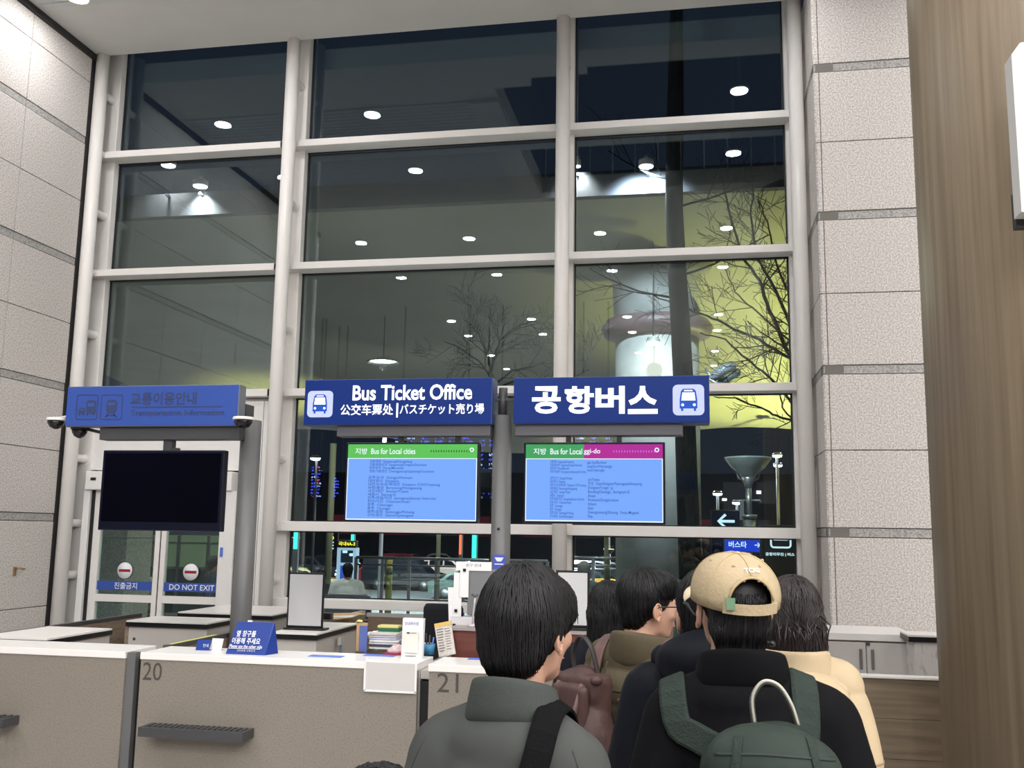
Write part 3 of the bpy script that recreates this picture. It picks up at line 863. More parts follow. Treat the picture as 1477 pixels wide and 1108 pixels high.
cabinet('farther white topped cabinet behind the grey post, with a pale label card', -3.95, -3.17, 7.16, 7.95, 1.10, woodleft=True, handle=True, holes=False)
cabinet('white topped cabinet carrying the black framed notice', -2.66, -2.345, 5.98, 6.74, 1.10)
# cable bundle on that cabinet
q = at(492, 913, 6.2)
t = thing('cable_bundle', 'grey blue cable hanging on the side of the notice cabinet', 'cable', (-2.335, 6.15, .95))
c_ = MB(); c_.box(-2.335, -2.31, 6.32, 6.37, 1.0, 1.05); c_.build('cable_clip', ALU, t)
c_ = MB()
for k in range(4):
    c_.tube([(-2.32, 6.345, 1.0), (-2.318, 6.345 + (k - 1.5) * .018, .9), (-2.315, 6.345 + (k - 1.5) * .03, .80), (-2.318, 6.345 + (1.5 - k) * .02, .74)], .006, 6)
c_.build('cable_loop', mat('cable_blue', rgb(96, 120, 150), .5), t)

def framed_notice(label, px0, px1, py0, py1, y, zb):
    x0, x1 = at(px0, py0, y).x, at(px1, py0, y).x
    z1 = at((px0 + px1) / 2, py0, y).z
    t = thing('framed_notice', label, 'notice', ((x0 + x1) / 2, y, zb))
    b = MB(); b.box(x0, x1, y, y + .014, zb + .012, z1, b=.003); b.build('notice_frame', BLACK, t)
    b = MB(); b.box(x0 + .012, x1 - .012, y - .002, y, zb + .026, z1 - .012); b.build('blank_sheet', PAPERG, t)
    b = MB(); b.box(x0 - .01, x1 + .02, y - .03, y + .07, zb, zb + .012, b=.003); b.build('stand_foot', BLACK, t)
framed_notice('black framed grey notice standing on the cabinet behind the blue desk sign', 416.5, 468.5, 826, 905, 6.18, 1.105)

# mahogany riser with the monitor and the second notice
t = thing('desk_riser', 'reddish brown wooden desk riser behind counter 21', 'riser', (-.95, 5.25, CZ))
b = MB(); b.box(-1.30, -.545, 5.25, 5.29, .74, 1.228); b.build('riser_front', MAHOG, t)
b = MB(); b.box(-1.315, -.53, 5.235, 5.505, 1.228, 1.242); b.build('riser_top', mat('riser_top', rgb(150, 140, 136), .4), t)
b = MB(); b.box(-1.30, -1.27, 5.29, 5.49, .74, 1.228); b.box(-.575, -.545, 5.29, 5.49, .74, 1.228); b.build('riser_side', MAHOG, t)
framed_notice('black framed white notice seen right of the black haired man', 802, 850.5, 823, 911, 5.32, 1.242)
mx0, mx1 = -1.255, -.905
t = thing('monitor', 'grey backed monitor with white papers taped around it', 'monitor', (-1.1, 5.4, 1.242))
b = MB(); b.box(mx0, mx1, 5.40, 5.44, 1.295, 1.545, b=.006); b.build('monitor_back', mat('monitor_grey', rgb(120, 121, 123), .5), t)
b = MB(); b.box(-1.16, -1.02, 5.36, 5.48, 1.242, 1.254); b.box(-1.115, -1.065, 5.43, 5.46, 1.254, 1.4); b.build('monitor_stand', ALU, t)
def sheet(x0, x1, z0, z1, y, tilt=0, m_=PAPER, par=None):
    b = MB(); mx = M.Translation(V(((x0 + x1) / 2, y, (z0 + z1) / 2))) @ M.Rotation(tilt, 4, 'Y')
    b.box(-(x1 - x0) / 2, (x1 - x0) / 2, -.001, .001, -(z1 - z0) / 2, (z1 - z0) / 2, mx=mx); return b.build('taped_sheet', m_, par)
def shp(px0, px1, py0, py1, y, par, m_=PAPER, tilt=0):
    a, b = at(px0, py0, y), at(px1, py1, y); return sheet(a.x, b.x, b.z, a.z, y, tilt, m_, par)
shp(658, 709, 810, 824, 5.395, t); shp(664, 675.5, 823, 862, 5.388, t); shp(655, 665, 826, 890, 5.396, t); shp(647.5, 660, 847, 905, 5.400, t, tilt=rad(-3))
shp(650, 712, 889, 905.5, 5.398, t, mat('paper_shade', rgb(214, 210, 212), .6))
b = MB()
for px, py in ((670, 822.5), (657.5, 881), (655, 902)):
    q = at(px, py, 5.385); b.box(q.x - .008, q.x + .008, 5.383, 5.387, q.z - .008, q.z + .008)
b.build('clip', BLACK, t)
q = at(690, 815.5, 5.39); text('창구 안내', at(683, 815.5, 5.393).x, at(683, 815.5, 5.393).z, 5.3925, .085, .016, mat('pen_blue', rgb(110, 116, 160), .6), t)
q = at(683, 880, 5.33)
t = thing('desk_microphone', 'thin silver gooseneck microphone in front of the monitor', 'microphone', (q.x, 5.33, 1.242))
b = MB(); b.lathe([(.001, 0), (.03, 0), (.028, .012), (.001, .014)], (q.x - .004, 5.33, 1.242), 18); b.build('microphone_base', ALU, t)
b = MB(); b.tube([(q.x - .004, 5.33, 1.25), (q.x - .002, 5.33, 1.30), (q.x + .004, 5.33, 1.36), (q.x + .008, 5.33, 1.395)], .005, 8); b.build('microphone_stem', ALU, t)
b = MB(); b.tube([(q.x - .012, 5.33, 1.412), (q.x + .008, 5.33, 1.402), (q.x + .022, 5.33, 1.411)], [.006, .009, .006], 10); b.build('microphone_head', DARKGREY, t)

# ------------------------------------------------------------------ small things on the counters
# blue desk sign, a folded wedge
a, b_ = at(328, 941, 4.93), at(381, 941, 4.93)
t = thing('desk_sign', 'blue folded desk sign in Korean on counter 20 before the grey post', 'sign', ((a.x + b_.x) / 2, 4.98, CZ))
zt = at(358, 897, 5.0).z - CZ
wdg = MB()
x0, x1 = a.x - .005, at(391, 941, 4.93).x
p0 = [V((x0, 4.92, CZ)), V((x1 - .03, 4.92, CZ)), V((x1, 5.02, CZ)), V((x0 + .03, 5.02, CZ)), V((x0 + .02, 5.0, CZ + zt)), V((x1 - .028, 5.0, CZ + zt)), V((x1 - .02, 5.005, CZ + zt)), V((x0 + .03, 5.005, CZ + zt))]
wdg.add(p0, [(0, 1, 5, 4), (1, 2, 6, 5), (2, 3, 7, 6), (3, 0, 4, 7), (4, 5, 6, 7), (3, 2, 1, 0)])
wdg.build('folded_board', BLUETENT, t)
def on_wedge(body, px, py, w_, h_, bold=0):
    q = at(px, py, 4.93); z = q.z; f = (z - CZ) / zt
    o = text(body, 0, 0, 0, w_, h_, WPRINT, None, bold=bold)
    o.parent = t
    th = math.atan2(.08, zt)
    q2 = at(px, py, 4.92 + .08 * max(0, f))
    o.location = V((q2.x, 4.917 + .08 * (q2.z - CZ) / zt, q2.z)) - wloc(t)
    o.rotation_euler = (-th, 0, 0)
on_wedge('옆 창구를', 356, 914, .108, .034, .012)
on_wedge('이용해 주세요', 355.5, 924.5, .158, .034, .012)
on_wedge('Please use the other side', 355, 932.5, .182, .018, .008)
on_wedge('인천공항 교통안내', 355, 938.6, .10, .008, 0)
b = MB(); q = at(354, 936, 4.925); b.box(x0 + .01, x1 - .06, 4.925, 4.929, q.z - .001, q.z + .001); b.build('rule_line', WPRINT, t)
q = at(361, 896, 5.0); b = MB(); b.box(q.x - .012, q.x + .012, 4.995, 5.003, q.z - .004, q.z + .004); b.build('tape', WPRINT, t)
# small blue plate and white card
def card(name, label, cat, px0, px1, py0, py1, y, m_, th=.004, lean=.02, txt=None, grp=None):
    a, c = at(px0, py1, y), at(px1, py0, y)
    t = thing(name, label, cat, ((a.x + c.x) / 2, y, CZ), grp)
    z0, z1 = CZ + .002, c.z
    b = MB(); b.add([V((a.x, y, z0)), V((c.x, y, z0)), V((c.x, y + lean, z1)), V((a.x, y + lean, z1)), V((a.x, y + th, z0)), V((c.x, y + th, z0)), V((c.x, y + lean + th, z1)), V((a.x, y + lean + th, z1))], [(0, 1, 2, 3), (4, 7, 6, 5), (0, 4, 5, 1), (1, 5, 6, 2), (2, 6, 7, 3), (3, 7, 4, 0)])
    b.box(a.x, c.x, y, y + lean + .02, CZ, CZ + .003)
    b.build('board', m_, t)
    return t, a, c
t, a, c = card('small_plate', 'small blue plate standing on counter 20 left of the desk sign', 'sign', 282, 302, 924, 938, 5.02, BLUETENT)
text('안내', (a.x + c.x) / 2 + .02, (CZ + c.z) / 2, 5.018, .03, .018, WPRINT, t)
card('paper_card', 'small white card between the blue plate and the blue desk sign', 'card', 303, 320, 922, 939, 5.05, PAPER)
q0 = at(300, 917, 5.6)
t = thing('yellow_tape', 'yellow green tape stuck along the partition edge behind the desk sign', 'tape', (-2.91, 5.4, 1.1))
b = MB(); b.box(-2.922, -2.90, 5.22, 5.75, 1.1005, 1.102); b.build('tape_strip', mat('yellow_tape', rgb(222, 226, 120), .5), t)
# white leaflet box
t, a, c = card('leaflet_stand', 'white upright leaflet stand on counter 20 near its right end', 'stand', 578.5, 610, 893, 946, 5.03, PAPER, th=.035, lean=.012)
p_ = MB(); p_.box(a.x + .018, c.x - .02, 5.022, 5.03, CZ + .03, CZ + .135); p_.build('leaflet', mat('cream_leaflet', rgb(226, 222, 212), .6), t)
text('안내책자함', (a.x + c.x) / 2 - .005, c.z - .025, 5.036, .075, .016, mat('ink_blue', rgb(80, 84, 170), .6), t)
p_ = MB(); p_.box(a.x + .03, a.x + .045, 5.020, 5.022, CZ + .125, CZ + .132); p_.box(a.x + .05, c.x - .03, 5.020, 5.022, CZ + .128, CZ + .130); p_.box(a.x + .025, c.x - .03, 5.020, 5.022, CZ + .012, CZ + .015); p_.build('leaflet_print', CHAR, t)
# kraft folder and blue folder
t, a, c = card('kraft_folder', 'tan card folder standing behind counter 20', 'folder', 513, 529, 899, 944, 5.24, KRAFT, th=.02, lean=.0)
t, a, c = card('blue_folder', 'blue folder leaning beside the tan folder behind counter 20', 'folder', 517, 529.5, 903, 944, 5.21, mat('folder_blue', rgb(86, 100, 160), .45), th=.012, lean=.0)
t = thing('yellow_note', 'crumpled pale yellow note lying on top of the tan folder', 'note', at(517, 898, 5.24))
q = at(517, 899, 5.24); b = MB(); b.add([q + V(p) for p in ((-.02, -.01, .0), (.0, -.02, .012), (.022, -.005, .006), (.018, .02, .014), (-.012, .02, .006), (0, 0, .02))], [(0, 1, 5), (1, 2, 5), (2, 3, 5), (3, 4, 5), (4, 0, 5), (4, 3, 2, 1, 0)]); b.build('note_sheet', mat('note_yellow', rgb(216, 214, 130), .6), t)
# paper trays with green box
t = thing('paper_tray', 'clear tray full of white papers behind counter 20', 'tray', (-1.72, 5.3, CZ))
a, c = at(528, 944, 5.26), at(577, 917, 5.26)
b = MB(); b.box(a.x, c.x, 5.26, 5.50, CZ + .002, CZ + .008); b.box(a.x, a.x + .004, 5.26, 5.5, CZ, c.z); b.box(c.x - .004, c.x, 5.26, 5.5, CZ, c.z); b.box(a.x, c.x, 5.496, 5.5, CZ, c.z); b.box((a.x + c.x) / 2 - .06, (a.x + c.x) / 2 - .055, 5.258, 5.262, CZ, c.z); b.build('tray_frame', ACRYL, t)
for k in range(7):
    z = CZ + .012 + k * .0125
    b = MB(); b.box(a.x + .008 + R.random() * .006, c.x - .008 - R.random() * .02, 5.265 + R.random() * .012, 5.48, z, z + (.010 if k != 1 else .011)); b.build('paper_stack', [PAPER, mat('folder_dark', rgb(70, 70, 84), .5), mat('paper_b', rgb(214, 214, 222), .6), PAPER, mat('paper_l', rgb(186, 188, 214), .6), PAPER, mat('paper_c', rgb(206, 200, 196), .6)][k], t)
t = thing('green_box', 'small green carton with white print on the paper stack', 'box', (-1.65, 5.36, CZ + .1))
a, c = at(545, 921, 5.34), at(575, 907, 5.34)
b = MB(); b.box(a.x, c.x, 5.34, 5.42, a.z, c.z, b=.002); b.build('carton', mat('carton_green', rgb(20, 98, 66), .5), t)
text('종합안내', (a.x + c.x) / 2, (a.z + c.z) / 2, 5.338, .065, .018, WPRINT, t)
t = thing('yellow_box', 'flat pale yellow carton lying on the green carton', 'box', (-1.65, 5.4, CZ + .15))
a2, c2 = at(544, 907, 5.34), at(574, 903.5, 5.34)
b = MB(); b.box(a2.x, c2.x, 5.345, 5.42, c.z + .0005, c.z + .014, b=.002); b.build('carton', mat('carton_yellow', rgb(214, 196, 120), .5), t)
q = at(537, 917, 5.32)
t = thing('tissue_packet', 'white crumpled tissue packet on the papers left of the green carton', 'packet', q)
tm = blob(lambda g: (g.ell((0, 0, 0), (.035, .03, .018)), g.ell((.012, 0, .014), (.016, .014, .014)), g.ell((-.014, .004, .010), (.018, .014, .012))), .006, 2, PAPER)
o = link_mesh('packet', tm, t)
q = at(571, 935, 5.18)
t = thing('pink_pouch', 'pink and red packet lying left of the white leaflet stand', 'packet', (q.x, 5.18, CZ))
tm = blob(lambda g: (g.ell((0, 0, .018), (.05, .04, .02)), g.ell((.01, 0, .035), (.035, .03, .018))), .008, 2, mat('pouch_pink', rgb(206, 160, 160), .5, c2=rgb(228, 214, 212), vscale=50))
link_mesh('pouch', tm, t)
b = MB(); b.box(q.x - .055, q.x + .06, 5.13, 5.2, CZ, CZ + .008); b.build('red_card', mat('card_red', rgb(170, 40, 60), .5), t)
# pen pot
q = at(619, 941, 5.22)
t = thing('pen_pot', 'small blue pen pot right of the white leaflet stand', 'pot', (q.x, 5.22, CZ - .3))
b = MB(); b.lathe([(.001, CZ + .002), (.026, CZ + .002), (.032, CZ + .055), (.028, CZ + .055), (.024, CZ + .01), (.001, CZ + .01)], (q.x, 5.22, 0), 20, cap=False); b.build('pot', mat('pot_blue', rgb(60, 130, 168), .4), t)
for k in range(3):
    b = MB(); b.cyl((q.x - .012 + k * .012, 5.22, CZ + .02), (q.x - .022 + k * .022, 5.225, CZ + .11 - k * .01), .004, n=8); b.build('pen', [BLACK, CHAR, BLUEPAPER][k], t)
WORLD
for k in range(3):
    q = at(612, 934 + k * 4, 5.30)
    t = thing('card_stack', ['white card bundle on top behind the blue pen pot', 'pink banded card bundle in the middle behind the blue pen pot', 'white and red card bundle lowest behind the blue pen pot'][k], 'card', (q.x, 5.30, q.z), 'card bundles behind the pen pot')
    b = MB(); b.box(q.x - .04, q.x + .04, 5.27, 5.33, CZ + .002 + (2 - k) * .016, CZ + .016 + (2 - k) * .016); b.build('cards', [PAPER, mat('paper_pink', rgb(214, 150, 160), .6), PAPER][k], t)
# newspaper in a holder
t = thing('newspaper', 'tilted newspaper with a yellow top band beside the brown riser', 'newspaper', (-1.36, 5.2, CZ))
mx = M.Translation(at(642, 922, 5.22)) @ M.Rotation(rad(-12), 4, 'Y') @ M.Rotation(rad(-6), 4, 'X')
b = MB(); b.box(-.046, .046, -.004, .004, -.085, .088, mx=mx); n_ = b.build('folded_paper', mat('newsprint', rgb(196, 188, 180), .7, c2=rgb(214, 208, 202), vscale=60), t)
b = MB(); b.box(-.046, .046, -.006, -.004, .068, .088, mx=mx); b.build('title_band', mat('band_yellow', rgb(216, 178, 96), .6), n_)
b = MB()
for k in range(9): b.box(-.038, -.002 - R.random() * .01, -.0055, -.004, .052 - k * .014, .057 - k * .014, mx=mx); b.box(.004, .038 - R.random() * .012, -.0055, -.004, .05 - k * .013, .0535 - k * .013, mx=mx)
b.build('print_rows', mat('news_ink', rgb(110, 106, 106), .7), n_)
# white sheet taped to the counter front and blue strips on the tops
a, c = at(526, 996, CY), at(603, 946, CY)
t = thing('white_sheet', 'blank white sheet taped to the front of counter 20', 'sheet', ((a.x + c.x) / 2, CY - .008, a.z))
b = MB(); b.box(a.x, c.x - .005, CY - .009, CY - .0065, a.z, CZ + .0); b.build('sheet_board', mat('sheet_grey', rgb(204, 200, 197), .5), t)
b = MB()
for (u0, u1, w0, w1) in ((a.x - .004, a.x + .006, a.z, CZ), (c.x - .011, c.x - .001, a.z, CZ), (a.x, c.x - .003, a.z - .004, a.z + .006)): b.box(u0, u1, CY - .0105, CY - .009, w0, w1)
b.build('tape_border', PAPER, t)
for label, px0, px1, py in (('blue strip taped on the top of counter 20', 447, 500, 944.5), ('second blue strip on counter 20 nearer the leaflet stand', 526, 574, 943.5), ('blue strip on the top of counter 21', 676, 712, 949)):
    a, c = atz(px0, py + 1.5, CZ), atz(px1, py + 1.5, CZ)
    t = thing('blue_strip', label, 'strip', ((a.x + c.x) / 2, a.y, CZ))
    b = MB(); b.box(a.x, c.x, max(4.86, a.y - .035), max(4.93, a.y + .035), CZ + .0005, CZ + .002); b.build('strip', BLUEPAPER, t)

# black office chair behind counter 20
q = at(634, 900, 6.35)
t = thing('office_chair', 'black mesh backed office chair behind the counters', 'chair', (q.x, 6.35, 0))
bk = blob(lambda g: (g.box(q.x - .10, q.x + .17, 6.28, 6.33, .72, at(634, 870, 6.3).z, b=.03), g.box(q.x - .14, q.x + .20, 6.29, 6.34, .72, 1.02, b=.03)), .012, 5, mat('chair_fabric', rgb(24, 25, 32), .8, bump=.3, bscale=200))
for v in bk.vertices: v.co -= wloc(t)
link_mesh('backrest', bk, t)
b = MB(); b.box(q.x - .2, q.x + .25, 6.35, 6.8, .44, .52, b=.03); b.build('seat', MATS['chair_fabric'], t)
b = MB(); b.cyl((q.x, 6.55, .1), (q.x, 6.55, .45), .03, n=14); b.box(q.x - .03, q.x + .03, 6.30, 6.42, .48, .85); b.build('column', BLACK, t)
for k in range(5):
    a_ = 2 * PI * k / 5
    b = MB(); e = V((q.x + .28 * math.cos(a_), 6.55 + .28 * math.sin(a_), .055)); b.tube([(q.x, 6.55, .11), e], [.028, .018], 8); b.lathe([(.001, -.018), (.028, -.018), (.028, .018), (.001, .018)], e + V((0, 0, -.027)), 12, axis='X'); b.build('foot', BLACK, t)
b = MB(); b.tube([(q.x - .13, 6.31, .98), (q.x - .15, 6.30, 1.10), (q.x - .11, 6.30, 1.16), (q.x - .09, 6.31, 1.06)], .006, 8); b.build('hanging_strap', BLACK, t)
# papers on the back partition
t = thing('paper_pile', 'loose brown and white papers with a black clip on the back partition', 'papers', (-2.7, 7.1, 1.1))
for k in range(3):
    b = MB(); mx = M.Translation(V((-2.69 + .02 * k, 7.1 + .12 * k, 1.104 + .004 * k))) @ M.Rotation(.5 * k - .4, 4, 'Z'); b.box(-.13, .13, -.09, .09, -.002, .002, mx=mx); b.build('loose_sheet', [KRAFT, PAPER, KRAFT][k], t)
b = MB(); b.box(-2.74, -2.62, 6.93, 6.99, 1.104, 1.15, b=.008); b.build('black_clip', BLACK, t)

# ------------------------------------------------------------------ right hand counter, cabinet and box
RY = 5.28
t = thing('oak_counter', 'oak fronted counter at the right below the white cabinets', 'counter', (.9, RY, 0))
zc = at(1300, 976, RY).z
xl, xr = .30, 1.26
b = MB(); b.box(xl, xr, RY + .02, RY + .06, 0, zc - .012); b.build('counter_body', CSIDE, t)
b = MB(); b.box(xl - .01, xr, RY - .012, RY + .065, zc - .012, zc, b=.002); b.build('counter_top', CTOP, t)
zz = zc - .014
for k in range(6):
    h_ = .19; b = MB(); b.box(xl, xr, RY, RY + .02, max(0, zz - h_ + .002), zz, b=.001); b.build('plank', WOODH, t); zz -= h_
KY = 6.25
k0, k1, k2 = at(1120, 950, KY).x, at(1250, 950, KY).x, at(1317, 950, KY).x
zt_ = at(1280, 918, KY).z
t = thing('white_cabinet', 'pale grey two door cabinet behind the oak counter', 'cabinet', ((k0 + k2) / 2, KY, 0))
b = MB(); b.box(k0 - .02, k2 + .01, KY + .022, KY + .5, 0, zt_ - .03); b.build('cabinet_body', CABGREY, t)
b = MB(); b.box(k0 - .03, k2 + .02, KY - .005, KY + .52, zt_ - .03, zt_ + .012, b=.003); b.build('cabinet_top', CTOP, t)
for j, (xa, xb, side) in enumerate(((at(1183, 950, KY).x, k1 - .003, 1), (k1 + .003, k2, -1))):
    b = MB(); b.box(xa, xb, KY, KY + .02, .1, zt_ - .04, b=.002); d_ = b.build('cabinet_door', mat('door_grey', rgb(200, 195, 192), .45), t)
    hx = (xb - .03) if side == 1 else (xa + .03)
    zh = at(1250, 950, KY).z
    b = MB(); b.box(hx - .009, hx + .009, KY - .012, KY - .002, zh - .06, zh + .055, b=.004); b.build('door_handle', mat('handle_grey', rgb(140, 134, 130), .35, .5), d_)
    if side == -1:
        b = MB(); q = at(1252, 929, KY); b.box(q.x - .01, q.x + .01, KY - .006, KY - .001, q.z - .008, q.z + .008); b.build('lock', CHAR, d_)
BY = 6.0
bx0, bx1 = at(1319, 940, BY).x, at(1364, 940, BY).x
bz = at(1335, 918, BY).z
t = thing('printed_cabinet', 'small white cabinet with a faint leaf print and black edged top', 'cabinet', ((bx0 + bx1) / 2, BY, 0))
b = MB(); b.box(bx0, bx1 + .2, BY, BY + .22, 0, bz - .03); b.build('cabinet_body', mat('leaf_print', rgb(206, 201, 198), .5, c2=rgb(176, 172, 170), vscale=14, stretch=(2.2, 1, .8), detail=5, contrast=(.55, .62)), t)
b = MB(); b.box(bx0 - .03, bx1 + .22, BY - .012, BY + .235, bz - .032, bz - .004); b.build('black_edge', BLACK, t)
b = MB(); b.box(bx0 - .028, bx1 + .218, BY - .010, BY + .233, bz - .004, bz + .006); b.build('cabinet_top', CTOP, t)

# wall screen on the oak column, cut by the frame
t = thing('wall_screen', 'pale flat box mounted on the oak column at the right edge', 'screen', (1.5, 3.5, 2.9))
s0, s1 = at(1466, 190, 3.52), at(1466, 306, 3.52)
b = MB(); b.prism([(s0.x, s1.z), (s0.x + .7, s1.z - .02), (s0.x + .7, at(1466, 60, 3.52).z + .08), (s0.x + .03, at(1466, 62, 3.52).z), (s0.x, at(1466, 78, 3.52).z)], 'Y', 3.52, 3.60); b.build('screen_case', mat('pale_case', rgb(196, 194, 192), .5), t)
b = MB(); b.box(s0.x + .006, s0.x + .7, 3.602, 3.64, s1.z - .03, s1.z + .10); b.build('screen_back', BLACK, t)
b = MB(); b.box(s0.x + .2, s0.x + .5, 3.60, 3.70, 3.05, 3.3); b.build('wall_mount', CHAR, t)

# brass hook on the granite wall
q = V((XL, 8.86, 1.30))
t = thing('wall_hook', 'small brass hook plate on the granite wall at the left', 'hook', q)
b = MB(); b.box(XL, XL + .012, 8.845, 8.885, 1.245, 1.335, b=.003); b.build('hook_plate', mat('brass', rgb(176, 146, 100), .35, .6), t)
b = MB(); b.tube([(XL + .01, 8.865, 1.32), (XL + .06, 8.865, 1.322), (XL + .065, 8.90, 1.315), (XL + .065, 8.93, 1.312)], .011, 10); b.build('hook_arm', MATS['brass'], t)

# ------------------------------------------------------------------ blue flight boards hanging in the hall (mirrored in the glass)
LED = mat('led_blue', rgb(80, 90, 255), .5, emit=9)
LEDW = mat('led_white', rgb(190, 200, 255), .5, emit=8)
LEDR = mat('led_red', rgb(240, 90, 110), .5, emit=8)
BOARD = mat('board_blue_black', rgb(14, 20, 60), .4, emit=.6)
def board(label, x0, x1, z0, z1, y, colsn, rows):
    t = thing('flight_board', label, 'board', ((x0 + x1) / 2, y, z0), 'blue flight boards mirrored in the glass')
    b = MB(); b.box(x0, x1, y - .12, y, z0, z1); b.build('board_case', BOARD, t)
    groups = [MB(), MB(), MB()]
    for i in range(rows):
        z = z1 - (i + .5) * (z1 - z0) / rows
        for j in range(colsn):
            xa = x0 + (j + .1) * (x1 - x0) / colsn
            n = R.randint(3, 7)
            cw = (x1 - x0) / colsn * .8 / 7
            g = groups[0 if R.random() < .72 else (1 if R.random() < .75 else 2)]
            for k in range(n):
                if R.random() < .2: continue
                hh = (z1 - z0) / rows * .28
                g.box(xa + k * cw, xa + k * cw + cw * R.choice((.3, .5, .7)), y + .002, y + .008, z - hh * R.choice((.3, 1, 1)), z + hh * R.choice((.4, 1, 1)))
    for g, mm in zip(groups, (LED, LEDW, LEDR)):
        if g.v: stuff(g.build('led_rows', mm, t))
    b = MB()
    for xx in (x0 + .2, x1 - .2): b.cyl((xx, y - .06, z1), (xx, y - .06, CEZ), .02, n=8)
    b.build('hanger_rod', CHAR, t)
def mir(px, py, yr): return at(px, py, 19.7 - yr)
a, c = mir(688, 722, -2.6), mir(728, 632, -2.6)
board('blue flight information board hanging in the hall mirrored beside the post', a.x, c.x + .1, a.z, c.z, -2.6, 3, 13)
a, c = mir(566, 640, -2.4), mir(686, 629, -2.4)
board('narrow blue board mirrored above the first lit screen', a.x, c.x, a.z, c.z, -2.4, 6, 2)
a, c = mir(447, 718, -3.4), mir(466, 672, -3.4)
board('tall blue board mirrored near the left tube post', a.x, c.x, a.z, c.z, -3.4, 2, 10)
a, c = mir(480, 718, -4.4), mir(490, 688, -4.4)
board('small blue board mirrored left of the first lit screen', a.x, c.x, a.z, c.z, -4.4, 1, 7)
a, c = mir(828, 641, -2.4), mir(890, 629, -2.4)
board('narrow blue board mirrored above the second lit screen', a.x, c.x, a.z, c.z, -2.4, 3, 2)

# ------------------------------------------------------------------ outside: pavement, road, canopy
ASPH = mat('asphalt', rgb(62, 62, 64), .7, var=.15, vscale=4)
PAVE = mat('pavement', rgb(112, 112, 110), .6, var=.08, vscale=3)
CONC = mat('concrete', rgb(150, 152, 152), .7, c2=rgb(172, 174, 172), vscale=2.5, bump=.2, bscale=8)
CANOPY = mat('canopy_concrete', rgb(142, 142, 128), .75, var=.06, vscale=1.2)
STEEL = mat('brushed_steel', rgb(150, 152, 156), .35, .7)
DKBUILD = mat('far_building', rgb(60, 62, 70), .8)
BARK = mat('bark', rgb(30, 30, 32), .9, c2=rgb(54, 52, 52), vscale=12, stretch=(3, 3, .6), bump=.5, bscale=20, bstretch=(4, 4, .6))
TWIG = mat('twig', rgb(26, 26, 26), .9)
def gz(y):
    return 0 if y < 18.5 else (-1.75 * (y - 18.5) / 21.5 if y < 40 else -1.75)
m = MB(); m.box(-40, 40, 9.96, 18.6, -.2, -.001); struct(m.build('ground_pavement', PAVE))
m = MB(); m.ring_loft([[V((-70, y, gz(y) - .02 - (.2 if b else 0))) for b in (0,)] + [V((70, y, gz(y) - .02))] for y in (18.6, 25, 32, 40, 160)], closed=False, cap0=False, cap1=False, smooth=False); struct(m.build('road', ASPH))
# canopy vault
def zfar(x):
    u = x
    return 4.75 + .42 * math.sin((u + 2.2) * .42)
cn = MB()
rings = []
for j in range(15):
    f = j / 14
    y = 14.2 + 17.8 * f
    rings.append([V((x, y, 6.75 + (zfar(x) - 6.75) * (f ** 1.25))) for x in [-16 + .8 * i for i in range(41)]])
cn.ring_loft(rings, closed=False, cap0=False, cap1=False)
up = [[p + V((0, 0, .35)) for p in r] for r in rings]
cn.ring_loft(up, closed=False, cap0=False, cap1=False)
cn.ring_loft([rings[0], up[0]], closed=False, cap0=False, cap1=False); cn.ring_loft([rings[-1], up[-1]], closed=False, cap0=False, cap1=False)
o = cn.build('canopy_roof', CANOPY); struct(o); tag(o, 'curved concrete canopy outside lit yellow green')
c_ = MB(); c_.box(-16, 16, 14.05, 14.2, 6.72, 7.1); o = c_.build('trim_4', DKBUILD); struct(o)
# canopy uplights on low masts
def canopy_z(x, y):
    f = (y - 14.2) / 17.8
    return 6.75 + (zfar(x) - 6.75) * (max(0, f) ** 1.25)
def uplight(x, y, z, watts, label, cone=85):
    t = thing('canopy_uplight', label, 'light', (x, y, gz(y)), 'yellow uplights under the canopy')
    b = MB(); b.cyl((x, y, gz(y)), (x, y, z - .12), .05, n=10); b.build('mast', DARKGREY, t)
    b = MB(); b.lathe([(.06, -.14), (.16, -.02), (.16, .0), (.001, -.01)], (x, y, z), 18); b.build('lamp_bowl', DARKGREY, t)
    b = MB(); b.lathe([(.001, -.006), (.14, -.006), (.14, .002)], (x, y, z), 18); b.build('lens', mat('lens_yellow', rgb(250, 240, 120), .5, emit=6), t)
    ld = bpy.data.lights.new('uplight_lamp', 'SPOT'); ld.energy = watts; ld.color = UPLIGHT_COL; ld.spot_size = rad(cone); ld.spot_blend = .6; ld.shadow_soft_size = .14
    lo = bpy.data.objects.new('uplight_lamp', ld); col.objects.link(lo); lo.parent = t; lo.location = (0, 0, z + .03 - gz(y)); lo.rotation_euler = (PI, 0, 0)
uplight(3.4, 28.5, .4, UPLIGHT_W * 7.5, 'yellow uplight on a mast at the right under the canopy', 105)
uplight(4.0, 20.5, .3, UPLIGHT_W * 6.5, 'nearer yellow uplight on a mast at the right behind the tree', 112)
uplight(-11.6, 27.5, 1.5, UPLIGHT_W * 1.6, 'yellow uplight on a mast at the left under the canopy')
uplight(-2.6, 29.5, 1.3, UPLIGHT_W * .5, 'yellow uplight on a mast behind the signs under the canopy')

